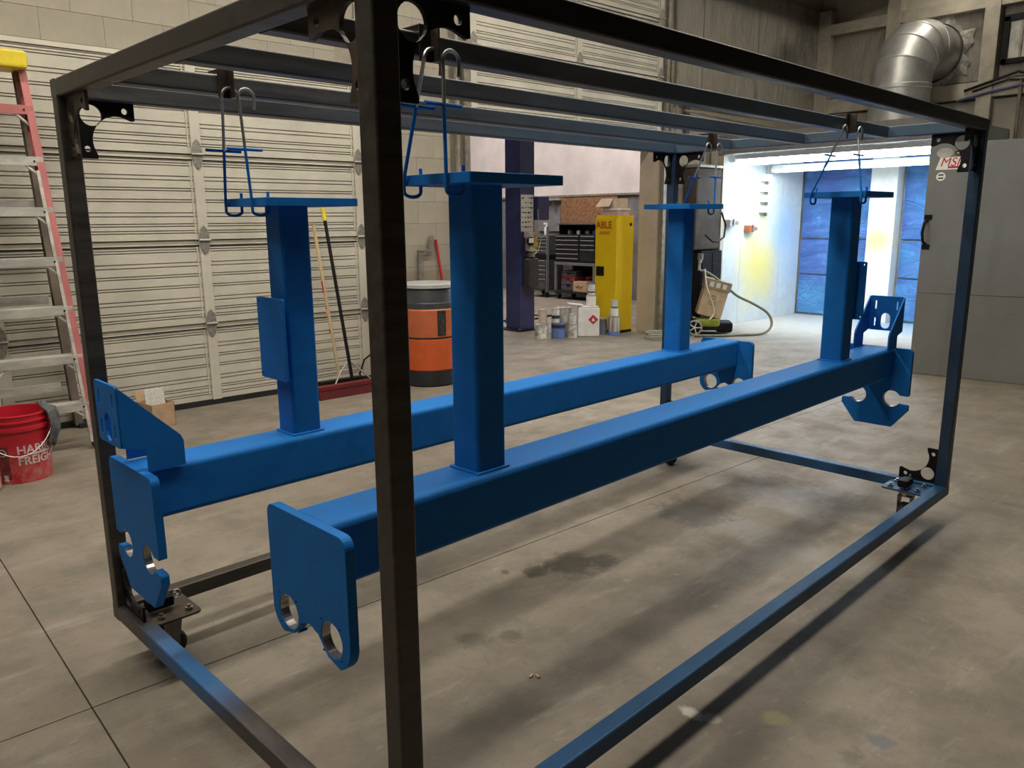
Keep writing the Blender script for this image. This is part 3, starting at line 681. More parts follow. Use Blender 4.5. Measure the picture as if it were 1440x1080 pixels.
for k in range(40):
    a, b = 2 * PI * k / 40, 2 * PI * (k + 1) / 40; r0 = DR + 0.02; ra, rb = [0.46 + 0.06 * math.sin(7 * q + 1) + 0.04 * math.sin(17 * q) for q in (a, b)]
    ol.add([(10.92, 3.46 + r0 * math.cos(a), 3.55 + r0 * math.sin(a)), (10.92, 3.46 + r0 * math.cos(b), 3.55 + r0 * math.sin(b)), (10.97, 3.46 + rb * math.cos(b), 3.55 + rb * math.sin(b)), (10.97, 3.46 + ra * math.cos(a), 3.55 + ra * math.sin(a))], [(0, 1, 2, 3)])
o = ol.build('torn_collar', simple('torn_foil', (0.34, 0.32, 0.29), 0.6, 0.2, 0.3, 20, 0.5), du); o.matrix_parent_inverse = Matrix.Translation((-10.0, -3.46, -2.47))
# cables slung along the girt
cb = tag(MB().tube([(10.86, 3.0, 3.02), (10.86, 2.7, 3.10), (10.86, 2.4, 3.18), (10.86, 2.1, 3.08), (10.86, 1.6, 3.12)], 0.016).tube([(10.86, 2.9, 3.0), (10.86, 2.5, 3.10), (10.86, 2.2, 3.06), (10.86, 1.6, 3.08)], 0.012).build('cable', M['black']), 'black cables looped over the girt at upper right', 'cable')
tag(MB().tube([(10.86, 3.08, 2.90), (10.86, 2.6, 2.99), (10.86, 2.0, 3.06), (10.86, 1.5, 3.1)], 0.018).build('cable', simple('blue_hose', (0.06, 0.06, 0.16), 0.5)), 'dark blue air line running along the girt', 'cable')
tag(MB().tube([(10.87, 2.36, 3.10), (10.88, 2.36, 2.6), (10.93, 2.37, 2.1), (10.95, 2.37, 1.6)], 0.022).build('cable', M['track']), 'grey conduit dropping down the far wall', 'cable')
# framed vent at the upper right
vt = empty('wall_vent', (10.95, 2.30, 3.3)); tag(vt, 'black framed vent high on the far wall', 'vent')
MB().rbox(-0.03, 0.03, -0.34, 0.34, 0.0, 0.06, 0.005).rbox(-0.03, 0.03, -0.34, 0.34, 0.5, 0.58, 0.005).rbox(-0.03, 0.03, 0.27, 0.34, 0.0, 0.56, 0.005).rbox(-0.03, 0.03, -0.34, -0.27, 0.0, 0.56, 0.005).build('frame', M['black'], vt)
MB().rbox(-0.005, 0.01, -0.28, 0.28, 0.04, 0.52, 0.003).build('grille', M['galv'], vt)
for k in range(4): MB().rbox(-0.02, 0.0, -0.18 + 0.1 * k, -0.15 + 0.1 * k, 0.05, 0.5, 0.003).build('bar', M['track'], vt)

# duct box and dark cabinet against the wall left of the booth
q = empty('wall_duct', (8.02, 5.0, 1.03)); tag(q, 'brown grey duct box hung on the wall left of the booth', 'duct')
MB().rbox(-0.27, 0.27, -0.12, 0.10, 0.0, 1.02, 0.03).build('box', simple('brown_grey', (0.062, 0.053, 0.045), 0.75, 0, 0.2, 4), q)
MB().rbox(-0.28, 0.28, -0.13, 0.10, 1.02, 1.06, 0.01).build('rim', M['track'], q)
for nm in ('brown_grey', 'black_plastic', 'black_plate'): MATS[nm].node_tree.nodes['Principled BSDF'].inputs['Specular IOR Level'].default_value = 0.12
q = empty('dark_cabinet', (8.08, 5.0, 0)); tag(q, 'low black cabinet under the brown grey duct box', 'cabinet')
MB().rbox(-0.22, 0.24, -0.15, 0.10, 0.05, 1.02, 0.01).build('body', M['black'], q)
MB().rbox(-0.20, 0.0, -0.162, -0.15, 0.1, 0.98, 0.004).build('door', M['black_steel'], q); MB().rbox(0.02, 0.22, -0.162, -0.15, 0.1, 0.98, 0.004).build('door', M['black_steel'], q)
MB().rbox(-0.21, -0.17, -0.13, 0.08, 0, 0.06, 0.003).rbox(0.19, 0.23, -0.13, 0.08, 0, 0.06, 0.003).build('foot', M['black'], q)
tag(MB().tube([(7.86, 4.80, 1.22), (7.98, 4.78, 1.14), (8.1, 4.78, 1.13), (8.24, 4.78, 1.19), (8.30, 4.80, 1.34), (8.22, 4.82, 1.5)], 0.012).build('cable', M['black']), 'black cable sagging in front of the brown grey duct box', 'cable')

# ================================================================ STEP LADDER
ld = empty('step_ladder', (0.30, 4.62, 0)); tag(ld, 'tall red fibreglass step ladder with yellow top cap by the door', 'ladder')
PINK = simple('red_fibreglass', (0.46, 0.150, 0.145), 0.55, 0, 0.2, 12, 0.1, (1, 1, 0.2)); DRED = simple('red_fibreglass_web', (0.30, 0.05, 0.05), 0.6, 0, 0.25, 10)
ALU = simple('worn_aluminium', (0.56, 0.545, 0.50), 0.45, 0.35, 0.25, 14, 0.0, (0.3, 1, 1)); YEL = simple('yellow_cap', (0.72, 0.56, 0.03), 0.45, 0, 0.12)
RRM = simple('rear_rail_grey', (0.20, 0.165, 0.135), 0.6, 0, 0.3, 6)
def lrail(p0, p1, mat, name, wx=0.042, wy=0.085):
    p0, p1 = Vector(p0), Vector(p1)
    s = -1 if p0.x > 0 else 1
    # C channel: web outside, flanges front and back
    mb = MB(); t_ = 0.006
    mb.sweep([(0, -wy / 2), (s * wx, -wy / 2), (s * wx, -wy / 2 + t_), (s * t_, -wy / 2 + t_), (s * t_, wy / 2 - t_), (s * wx, wy / 2 - t_), (s * wx, wy / 2), (0, wy / 2)], p0, p1, X, Y)
    return mb.build(name, mat, ld)
ZT = 2.40
def fx_(z): return 0.290 - 0.100 * z / ZT      # half width of the front at height z
def fy_(z): return -0.22 + 0.32 * z / ZT       # depth of the front rails at height z
for s in (-1, 1):
    lrail((s * fx_(0), fy_(0), 0.02), (s * fx_(ZT), fy_(ZT), ZT), PINK, 'front_rail')
    lrail((s * 0.345, 0.42, 0.02), (s * 0.185, 0.14, ZT - 0.02), RRM, 'rear_rail', 0.05, 0.07)
    for q0 in ((s * fx_(0), fy_(0)), (s * 0.345, 0.42)):
        MB().rbox(q0[0] - 0.035, q0[0] + 0.02, q0[1] - 0.055, q0[1] + 0.055, 0, 0.035, 0.005).build('foot', M['rubber'], ld)
for k in range(1, 8):
    z = 0.305 * k; a = fx_(z) - 0.004; y0 = fy_(z)
    st = MB().rbox(-a, a, y0 - 0.045, y0 + 0.055, z - 0.006, z + 0.002, 0.002).rbox(-a, a, y0 - 0.047, y0 - 0.041, z - 0.052, z + 0.002, 0.002).rbox(-a, a, y0 + 0.05, y0 + 0.055, z - 0.03, z, 0.002)
    sp_ = st.build('step', ALU if k < 7 else PINK, ld)
    for s in (-1, 1):
        MB().tube([(s * (a - 0.10), y0 - 0.035, z - 0.048), (s * (a + 0.008), y0 - 0.040, z - 0.145)], 0.008, 6).build('brace', ALU, sp_)
        MB().lathe([(0.006, 0), (0.006, 0.004)], 8, Matrix.Translation((s * (a - 0.05), y0 - 0.047, z - 0.025)) @ Matrix.Rotation(PI / 2, 4, 'X')).build('rivet', M['black_steel'], sp_)
for z in (0.32, 0.93, 1.55):
    yy = 0.40 - 0.26 * z / ZT; hw_ = 0.24 - 0.09 * z / ZT
    MB().rbox(-hw_, hw_, yy - 0.008, yy + 0.008, z - 0.03, z + 0.03, 0.003).build('rear_bar', ALU, ld)
for s in (-1, 1):
    z = 1.20; MB().tube([(s * (fx_(z) - 0.03), fy_(z), z), (s * 0.18, 0.26, z - 0.05)], 0.007, 6).build('spreader', ALU, ld)
    q0 = -s * 0.046; MB().sweep([(q0 - 0.009, -0.046), (q0 + 0.009, -0.046), (q0 + 0.009, -0.040), (q0 - 0.009, -0.040)], (s * fx_(0.05), fy_(0.05), 0.05), (s * fx_(1.75), fy_(1.75), 1.75), X, Y).build('rail_guard', ALU, ld)
MB().rbox(-0.195, 0.195, -0.02, 0.22, ZT - 0.055, ZT + 0.05, 0.02).build('top_cap', YEL, ld)

# ================================================================ RED BUCKET
bk = empty('bucket', (0.085, 4.03, 0)); tag(bk, 'dusty red plastic bucket with white lettering below the ladder', 'bucket')
t = NT('dusty_red'); geo = t.n('ShaderNodeNewGeometry'); sp = t.n('ShaderNodeSeparateXYZ'); t.link(geo.outputs['Position'], sp.inputs[0])
nn = t.noise(14, 5, 0.7); dm = t.math('MULTIPLY', t.ramp(nn, 0.35, 0.7), t.ramp(sp.outputs['Z'], 0.05, 0.24, 0.75, 0.0))
REDM = t.set(t.mix(dm, (0.50, 0.012, 0.028), (0.50, 0.24, 0.21)), 0.42)
RB, RT = 0.150, 0.170
rad = lambda z: RB + (RT - RB) * z / 0.385
MB().lathe([(RB - 0.02, 0.004), (RB, 0.0), (rad(0.30), 0.30), (rad(0.30) + 0.012, 0.302), (rad(0.31) + 0.012, 0.322), (rad(0.32) + 0.002, 0.325), (rad(0.345), 0.345), (rad(0.345) + 0.01, 0.347), (rad(0.36) + 0.01, 0.357), (rad(0.36), 0.36), (rad(0.385), 0.382), (rad(0.385) + 0.006, 0.385), (rad(0.385) + 0.004, 0.392), (rad(0.385) - 0.006, 0.392), (rad(0.36) - 0.006, 0.36), (RB - 0.006, 0.012), (0.001, 0.010)], 48, cap=False).build('pail', REDM, bk)
def wrap(me, r_of_z, a0):
    for v in me.vertices:
        a = a0 + v.co.x / 0.165; z = v.co.y; r = r_of_z(z) + v.co.z + 0.0012
        v.co = (r * math.cos(a), r * math.sin(a), z)
    me.update(); return me
def bent_text(s, size, a0, z): 
    me = text_mesh(s, size, 0.0006); me.transform(Matrix.Translation((0, z, 0))); return wrap(me, rad, a0)
av = math.atan2(-1.097 - 4.03, -0.701 - 0.085)      # bearing of the viewer
put('lettering', bent_text('HARBOR', 0.066, av - 0.10, 0.172), simple('bucket_print', (0.62, 0.52, 0.50), 0.6, 0, 0.2, 30), bk)
put('lettering', bent_text('FREIGHT', 0.066, av - 0.10, 0.108), M['white'] if False else MATS['bucket_print'], bk)
me = flat([(x, y + 0.16) for x, y in rrect(0.24, 0.012, 0.002)], [], 0.001); 
lb = MB()
def patch(w_, z0, z1, a0, n=8):
    mb = MB(); vs = []; fs = []
    for k in range(n + 1):
        for z in (z0, z1):
            a = a0 + w_ * k / n / 0.165; r = rad(z) + 0.001; vs.append((r * math.cos(a), r * math.sin(a), z))
    for k in range(n): fs.append((2 * k, 2 * k + 2, 2 * k + 3, 2 * k + 1))
    return mb.add(vs, fs)
patch(0.16, 0.160, 0.169, av + 0.24).build('print_stripe', M['white'], bk)
patch(0.06, 0.03, 0.22, av - 0.72).build('warning_label', simple('label_dark_red', (0.16, 0.02, 0.025), 0.6, 0, 0.4, 40), bk)
patch(0.025, 0.02, 0.055, av - 0.62, 4).build('barcode_label', M['white_metal'], bk)
rg = flat(circle(0, 0.0, 0.022, 20), [circle(0, 0.0, 0.018, 20)], 0.0008); rg.transform(Matrix.Translation((0.028, 0.185, 0))); put('warning_ring', wrap(rg, rad, av - 0.72), MATS['bucket_print'], bk)
hp = []
for k in range(15):
    a = av - 1.15 + 2.3 * k / 14; hp.append((0.188 * math.cos(a), 0.188 * math.sin(a), 0.30 - 0.135 * math.sin(PI * k / 14)))
MB().tube(hp, 0.003, 6).build('bail_handle', M['zinc'], bk)
for a in (av - 1.15, av + 1.15): MB().rbox(-0.014, 0.014, -0.014, 0.014, 0.27, 0.33, 0.004, Matrix.Translation((0.184 * math.cos(a), 0.184 * math.sin(a), 0))).build('handle_ear', REDM, bk)
# rag hung on the bucket rim
rag = MB(); nx, nz = 8, 10; vs = []; fs = []
for i in range(nx + 1):
    for j in range(nz + 1):
        a = av + 0.9 + 0.55 * i / nx; zz = 0.44 - 0.26 * j / nz; r = 0.186 + 0.006 * math.sin(5 * i) + (0.03 * math.sin(PI * j / nz)) + (-(0.03) if j < 2 else 0)
        vs.append((r * math.cos(a), r * math.sin(a), zz + 0.012 * math.sin(2.2 * i + j)))
for i in range(nx):
    for j in range(nz): k = i * (nz + 1) + j; fs.append((k, k + 1, k + nz + 2, k + nz + 1))
rag.add(vs, fs); o = rag.build('grey_rag', simple('dark_rag', (0.10, 0.105, 0.11), 0.9, 0, 0.5, 18), None, (0.085, 4.03, 0.0)); tag(o, 'dark grey rag hanging over the rim of the red bucket', 'rag')
sd = o.modifiers.new('thick', 'SOLIDIFY'); sd.thickness = 0.006
# white jug at the left edge of the picture
jg = empty('white_jug', (-0.105, 3.87, 0)); tag(jg, 'white plastic jug cut off at left beside the red bucket', 'jug')
MB().lathe([(0.05, 0), (0.058, 0.01), (0.058, 0.07), (0.05, 0.085), (0.02, 0.1), (0.02, 0.115)], 20).build('body', simple('tan_bottle', (0.45, 0.34, 0.22), 0.5), jg); MB().lathe([(0.024, 0.112), (0.024, 0.135)], 16).build('cap', M['white'], jg)

# cardboard box by the door
cbx = empty('cardboard_box', (1.06, 4.72, 0), 0.15); tag(cbx, 'small open cardboard box holding papers beside the door', 'box')
bw, bd, bh, q_ = 0.085, 0.10, 0.17, 0.004
MB().box(-bw, bw, -bd, bd, 0, q_).box(-bw, -bw + q_, -bd, bd, 0, bh).box(bw - q_, bw, -bd, bd, 0, bh).box(-bw, bw, -bd, -bd + q_, 0, bh).box(-bw, bw, bd - q_, bd, 0, bh).build('carton', M['card'], cbx)
MB().add([(-bw, bd, bh), (bw, bd, bh), (bw + .01, bd + 0.03, bh + 0.07), (-bw, bd + 0.03, bh + 0.07)], [(0, 1, 2, 3)]).build('flap', M['card'], cbx)
pp = tag(MB().rbox(-0.07, 0.07, -0.004, 0.004, 0, 0.26, 0.001).build('paper_sheaf', simple('printed_paper', (0.62, 0.61, 0.58), 0.8, 0, 0.35, 60, 0, (6, 1, 1)), None, (1.06, 4.70, 0.01), (-0.12, 0, 0.15)), 'printed white papers standing in the cardboard box', 'paper')

# ================================================================ BROOMS AND DRUM
def broom(name, base, top, pole_m, head, label, wd, grip=None, bands=(), brace=False, bristle=None, hang=0.0):
    r = empty(name, base, hang); tag(r, label, 'broom')
    d = (Vector(top) - Vector(base)); c_, s_ = math.cos(-hang), math.sin(-hang); d = Vector((c_ * d.x - s_ * d.y, s_ * d.x + c_ * d.y, d.z)); o0 = d * (0.08 / d.length) + Vector((0, 0, 0.05))
    MB().tube([o0, d], 0.0145, 10).build('pole', pole_m, r)
    if grip: MB().tube([d - d.normalized() * 0.10, d + d.normalized() * 0.01], 0.019, 10).build('grip', grip, r)
    for f0, f1, m_ in bands: MB().tube([d * f0, d * f1], 0.0155, 10).build('pole_band', m_, r)
    MB().rbox(-wd / 2, wd / 2, -0.035, 0.035, 0.075, 0.11, 0.006).build('head', head, r)
    bz = MB(); random.seed(3)
    nb = int(wd / 0.02)
    for k in range(nb):
        for row in (-1, 0, 1):
            x = -wd / 2 + 0.01 + (wd - 0.02) * k / (nb - 1); bz.add([(x - 0.009, row * 0.022 - 0.008, 0.078), (x + 0.009, row * 0.022 - 0.008, 0.078), (x + 0.009, row * 0.022 + 0.008, 0.078), (x - 0.009, row * 0.022 + 0.008, 0.078),
                   (x - 0.010, row * 0.026 - 0.009, 0.0), (x + 0.010, row * 0.026 - 0.009, 0.0), (x + 0.010, row * 0.026 + 0.009, 0.0), (x - 0.010, row * 0.026 + 0.009, 0.0)], [(0, 1, 2, 3), (4, 7, 6, 5), (0, 4, 5, 1), (1, 5, 6, 2), (2, 6, 7, 3), (3, 7, 4, 0)])
    b = bz.build('bristles', bristle, r, smooth=0)
    if brace:
        for s in (-1, 1):
            MB().tube([(s * 0.17, -0.0, 0.11), (s * 0.09, d.y * 0.13, 0.20), (s * 0.03, d.y * 0.16, 0.255), (0, d.y * 0.17, 0.258)], 0.007, 6).build('brace', M['galv'], r)
    return r
WOOD = simple('pale_wood', (0.55, 0.42, 0.25), 0.6, 0, 0.12, 10, 0, (1, 1, 0.1)); REDB = simple('red_band', (0.42, 0.02, 0.03), 0.5)
broom('push_broom', (2.62, 4.62, 0), (2.62, 4.98, 1.53), M['black'], simple('red_broom_head', (0.14, 0.012, 0.016), 0.5), 'black-handled push broom with dark red head leaning on the door', 0.66, grip=YEL, brace=True, bristle=simple('dark_bristle', (0.12, 0.012, 0.016), 0.8), bands=())
broom('wooden_broom', (2.60, 4.80, 0), (2.53, 4.99, 1.40), WOOD, M['black'], 'wood-handled broom with red bands leaning on the door', 0.40, bands=((0.60, 0.67, REDB), (0.44, 0.52, simple('print_band', (0.62, 0.30, 0.22), 0.6, 0, 0.5, 40)), (0.36, 0.38, REDB)), bristle=M['black'])
dm_ = empty('drum', (3.40, 4.60, 0)); tag(dm_, 'orange banded black steel drum with grey lid beside the door', 'drum')
D0 = 0.245
def dlathe(p, nm, m_): return MB().lathe(p, 40).build(nm, m_, dm_)
BLK = simple('drum_black', (0.022, 0.024, 0.028), 0.38, 0.1, 0.2)
dlathe([(D0 - 0.01, 0.0), (D0 + 0.004, 0.012), (D0, 0.03), (D0 + 0.001, 0.14)], 'base_band', BLK)
ORG = simple('drum_orange', (0.56, 0.10, 0.025), 0.42, 0, 0.08); 
dlathe([(D0, 0.14), (D0 + 0.008, 0.15), (D0 + 0.009, 0.41), (D0 + 0.006, 0.42)], 'lower_wrap', ORG)
dlathe([(D0 + 0.004, 0.42), (D0 + 0.002, 0.428), (D0 + 0.004, 0.436)], 'wrap_seam', BLK)
dlathe([(D0 + 0.006, 0.436), (D0 + 0.008, 0.445), (D0 + 0.008, 0.67), (D0, 0.68)], 'upper_wrap', simple('drum_orange_faded', (0.50, 0.13, 0.05), 0.45, 0, 0.08))
dlathe([(D0, 0.68), (D0 + 0.002, 0.73), (D0 - 0.006, 0.74), (D0 - 0.012, 0.83), (D0 - 0.03, 0.855)], 'shoulder', simple('drum_grey', (0.07, 0.075, 0.085), 0.35, 0.2, 0.2))
dlathe([(D0 - 0.02, 0.855), (D0 + 0.006, 0.86), (D0 + 0.008, 0.888), (D0 - 0.004, 0.895), (D0 - 0.02, 0.892), (0.01, 0.89)], 'lid', simple('drum_lid', (0.55, 0.56, 0.56), 0.4, 0.2, 0.12))
va = math.atan2(-1.097 - 4.60, -0.701 - 3.40) + 0.45
tg = MB()
for k in range(9):
    a = va + 0.16 * (k / 8 - 0.5) * 2.0
    for z in (0.45, 0.67): tg.v.append(((D0 + 0.011) * math.cos(a), (D0 + 0.011) * math.sin(a), z))
tg.f = [(2 * k, 2 * k + 2, 2 * k + 3, 2 * k + 1) for k in range(8)]; tg.build('tag_strip', simple('tag_print', (0.03, 0.03, 0.03), 0.5, 0, 0.9, 50), dm_)
# bracket and rod on the wall behind the drum
pb = empty('pipe_bracket', (3.66, 5.10, 0.0)); tag(pb, 'grey bent flat bar standing at the wall behind the drum', 'bracket')
MB().rbox(-0.028, 0.028, -0.045, -0.022, 0.0, 1.15, 0.004).rbox(-0.028, 0.14, -0.045, -0.022, 1.135, 1.16, 0.004).rbox(0.10, 0.155, -0.045, -0.022, 1.15, 1.29, 0.012).build('bar', M['track'], pb)
tag(MB().tube([(3.98, 4.98, 0.02), (3.86, 5.09, 1.25)], 0.014).build('red_rod', REDB), 'thin dark red rod leaning on the block wall behind the drum', 'rod')
tag(MB().tube([(3.02, 4.98, 0.25), (2.92, 4.93, 0.22), (2.86, 4.92, 0.1), (2.90, 4.90, 0.012), (3.05, 4.85, 0.012)], 0.008).build('cord', M['black']), 'black cord hanging at the lower right corner of the door', 'cord')

# ================================================================ SECOND BAY: LIFT, TOOL STORAGE, CABINET
IND = simple('indigo_paint', (0.045, 0.055, 0.17), 0.4, 0, 0.15, 5)
lp = empty('car_lift_post', (6.33, 6.60, 0)); tag(lp, 'tall indigo car lift post in the second bay', 'lift')
MB().rbox(-0.13, 0.13, -0.14, 0.14, 0.012, 3.9, 0.012).build('column', IND, lp)
MB().rbox(0.13, 0.17, -0.10, 0.12, 0.1, 3.8, 0.01).build('carriage_track', simple('grey_violet', (0.15, 0.145, 0.19), 0.5), lp)
MB().rbox(-0.22, 0.26, -0.22, 0.22, 0, 0.016, 0.004).build('base_plate', M['black_steel'], lp)
for a, b in ((-0.17, -0.17), (0.2, -0.17), (-0.17, 0.17)): MB().lathe([(0.018, 0.016), (0.018, 0.035)], 6, Matrix.Translation((a, b, 0))).build('anchor_bolt', M['bare'], lp)
MB().rbox(0.12, 0.32, -0.22, -0.08, 1.42, 1.72, 0.012).build('control_box', IND, lp)
def face_cam(x, y): return math.atan2(-1.097 - y, -0.701 - x)
# printed instruction sheet on the post
ps = empty('instruction_sheet', (6.33, 6.455, 1.28)); tag(ps, 'white instruction sheet with rows of print on the lift post', 'poster')
MB().rbox(-0.115, 0.10, -0.006, 0.0, 0.0, 0.46, 0.001).build('sheet', M['white'], ps)
random.seed(5)
for k in range(7):
    z = 0.425 - 0.06 * k
    for j in range(4):
        if random.random() < .85: MB().box(-0.10 + 0.048 * j, -0.10 + 0.048 * j + random.uniform(0.02, 0.042), -0.0072, -0.006, z - random.uniform(0.006, 0.02), z).build('print_block', M['print'], ps)
pu = empty('power_unit', (6.30, 6.355, 0.0)); tag(pu, 'hydraulic power unit with dark tank on the lift post', 'pump')
MB().lathe([(0.085, 0.57), (0.095, 0.58), (0.095, 0.93), (0.085, 0.94)], 28).build('tank', simple('tank_grey', (0.045, 0.045, 0.048), 0.45, 0.2, 0.2), pu)
MB().lathe([(0.03, 0.94), (0.055, 0.96), (0.055, 1.0), (0.03, 1.02), (0.03, 1.06)], 20).build('pump_neck', M['bare'], pu)
MB().rbox(-0.06, 0.06, -0.05, 0.05, 1.03, 1.20, 0.012).build('valve_block', simple('cream_block', (0.45, 0.40, 0.28), 0.5, 0.1, 0.35, 20), pu)
MB().rbox(-0.02, 0.06, -0.065, -0.04, 1.08, 1.22, 0.008).build('pressure_tube', simple('brass', (0.45, 0.32, 0.10), 0.4, 0.4, 0.3, 30), pu)
MB().lathe([(0.05, 0), (0.055, 0.01), (0.055, 0.03), (0.02, 0.035)], 24, Matrix.Translation((-0.075, -0.05, 1.16)) @ Matrix.Rotation(PI / 2, 4, 'X')).build('gauge', M['black'], pu)
MB().rbox(-0.115, -0.035, -0.09, -0.08, 1.14, 1.20, 0.003).build('gauge_tag', M['white'], pu)
MB().rbox(-0.08, 0.01, -0.05, 0.05, 1.2, 1.28, 0.01).build('motor_cap', M['white_metal'], pu)
MB().tube([(-0.10, -0.05, 1.12), (-0.06, -0.08, 1.26), (0.04, -0.08, 1.28), (0.12, -0.06, 1.18), (0.08, -0.05, 1.04), (0.02, -0.05, 1.0)], 0.006, 6).build('hose', M['white_metal'], pu)
MB().tube([(0.05, -0.03, 1.24), (0.13, 0.0, 1.35), (0.15, 0.03, 1.55), (0.19, 0.05, 1.62)], 0.005, 6).build('cable', M['white_metal'], pu)
MB().rbox(-0.06, 0.06, 0.05, 0.102, 0.96, 1.1, 0.006).build('mount', IND, pu)

def drawers(root, x, y0, y1, zs, mat, hm, part='drawer'):
    for a, b in zip(zs[:-1], zs[1:]):
        d_ = MB().rbox(x - 0.018, x, y0 + 0.008, y1 - 0.008, a + 0.006, b - 0.006, 0.004).build(part, mat, root)
        MB().rbox(x - 0.03, x - 0.017, y0 + 0.015, y1 - 0.015, b - 0.028, b - 0.014, 0.003).build('handle', hm, d_)
CH = simple('chrome_trim', (0.62, 0.62, 0.62), 0.25, 0.7, 0.1); GRY = simple('cabinet_grey', (0.075, 0.075, 0.078), 0.42, 0.1, 0.12)
tb = empty('tool_cabinet', (9.55, 9.66, 0)); tag(tb, 'tall grey tool cabinet on casters in the second bay', 'tool cabinet')
MB().rbox(0.0, 0.45, -0.26, 0.26, 0.13, 0.72, 0.01).build('lower_body', GRY, tb); drawers(tb, 0.0, -0.26, 0.25, [0.15, 0.36, 0.45, 0.53, 0.61, 0.70], GRY, CH)
MB().rbox(0.02, 0.45, -0.26, 0.26, 0.78, 1.14, 0.01).build('upper_body', GRY, tb); drawers(tb, 0.02, -0.26, 0.25, [0.80, 0.88, 0.95, 1.02, 1.08, 1.13], GRY, CH)
MB().rbox(-0.02, 0.47, -0.27, 0.27, 0.72, 0.78, 0.006).build('worktop', M['black'], tb)
MB().rbox(-0.01, 0.05, -0.28, -0.255, 0.1, 1.3, 0.006).build('corner_post', simple('edge_grey', (0.22, 0.22, 0.22), 0.4, 0.3), tb)
for a, b in ((0.06, -0.2), (0.06, 0.2), (0.38, -0.2), (0.38, 0.2)):
    MB().lathe([(0.05, -0.018), (0.055, 0), (0.05, 0.018)], 16, Matrix.Translation((a, b, 0.055)) @ Matrix.Rotation(PI / 2, 4, 'X')).build('caster', M['rubber'], tb); MB().box(a - 0.02, a + 0.02, b - 0.025, b + 0.025, 0.09, 0.14).build('caster_fork', M['galv'], tb)
btl = empty('spray_bottle', (9.70, 9.56, 1.143)); tag(btl, 'white spray bottle standing on the grey tool cabinet', 'bottle')
MB().lathe([(0.04, 0), (0.042, 0.12), (0.015, 0.17), (0.015, 0.19)], 16).build('body', M['white'], btl); MB().rbox(-0.06, 0.02, -0.015, 0.015, 0.185, 0.225, 0.005).build('trigger_head', M['white'], btl)
# grey peg panel and shelf above
sh = empty('wall_shelf', (10.24, 9.75, 1.40)); tag(sh, 'grey wall panel with narrow shelf left of the brown board', 'shelf')
MB().rbox(0.02, 0.05, -0.0, 0.62, -0.20, 0.42, 0.004).build('panel', simple('panel_grey', (0.20, 0.20, 0.20), 0.6), sh); MB().rbox(-0.10, 0.05, -0.05, 0.65, 0.38, 0.42, 0.004).build('shelf_board', M['galv'], sh)
for yy in (0.12, 0.5): MB().tube([(-0.08, yy, 0.38), (0.03, yy, 0.15)], 0.012, 6).build('shelf_bracket', M['track'], sh)
t = NT('strand_board'); v_ = t.n('ShaderNodeTexVoronoi'); v_.inputs['Scale'].default_value = 28; mp = t.n('ShaderNodeMapping'); mp.inputs['Scale'].default_value = (1, 2.2, 0.9); t.link(t.coord(), mp.inputs[0]); t.link(mp.outputs[0], v_.inputs['Vector'])
OSB = t.set(t.mix(t.ramp(t.noise(30, 5, 0.7, dist=1.0), 0.35, 0.65), (0.13, 0.055, 0.022), (0.34, 0.17, 0.08)), 0.8)
tag(MB().rbox(10.22, 10.245, 8.30, 9.70, 1.36, 1.82, 0.003).build('strand_board', OSB), 'brown strand board fixed along the wall above the tool cart', 'board')
ct = empty('tool_cart', (9.55, 8.70, 0)); tag(ct, 'black tool cart with drawer chest on top and open shelf below', 'tool cart')
DK = simple('cart_black', (0.016, 0.016, 0.018), 0.38, 0.1, 0.2)
MB().rbox(0.03, 0.5, -0.50, 0.50, 0.67, 1.16, 0.008).build('chest_body', DK, ct)
drawers(ct, 0.03, -0.10, 0.48, [0.69, 0.76, 0.84, 0.92, 1.00, 1.08, 1.15], DK, CH); drawers(ct, 0.03, -0.48, -0.12, [0.69, 0.92, 1.00, 1.08, 1.15], DK, CH)
MB().rbox(0.12, 0.5, -0.50, -0.48, 1.16, 1.34, 0.004).rbox(0.12, 0.5, 0.48, 0.50, 1.16, 1.34, 0.004).rbox(0.46, 0.5, -0.50, 0.50, 1.16, 1.34, 0.004).build('chest_tray', DK, ct)
MB().rbox(0.08, 0.52, -0.50, 0.50, 1.33, 1.36, 0.006, Matrix.Rotation(0.0, 4, 'Y')).build('raised_lid', simple('lid_grey', (0.12, 0.11, 0.11), 0.4, 0.2), ct)
FRM = simple('frame_grey', (0.19, 0.19, 0.19), 0.45, 0.3)
for a in (0.02, 0.48):
    for b in (-0.47, 0.47): MB().rbox(a - 0.02, a + 0.02, b - 0.025, b + 0.025, 0.12, 0.66, 0.004).build('cart_post', FRM, ct)
MB().rbox(-0.005, 0.5, -0.5, 0.5, 0.62, 0.67, 0.006).build('cart_top', FRM, ct); MB().rbox(-0.005, 0.5, -0.5, 0.5, 0.12, 0.16, 0.006).build('cart_shelf', DK, ct); MB().rbox(0.49, 0.5, -0.5, 0.5, 0.14, 0.64, 0.003).build('back_panel', DK, ct)
for a, b in ((0.05, -0.42), (0.05, 0.42), (0.44, -0.42), (0.44, 0.42)):
    MB().lathe([(0.05, -0.02), (0.058, 0), (0.05, 0.02)], 16, Matrix.Translation((a, b, 0.058)) @ Matrix.Rotation(PI / 2, 4, 'X')).build('caster', M['rubber'], ct); MB().box(a - 0.02, a + 0.02, b - 0.03, b + 0.03, 0.08, 0.125).build('caster_fork', M['galv'], ct)
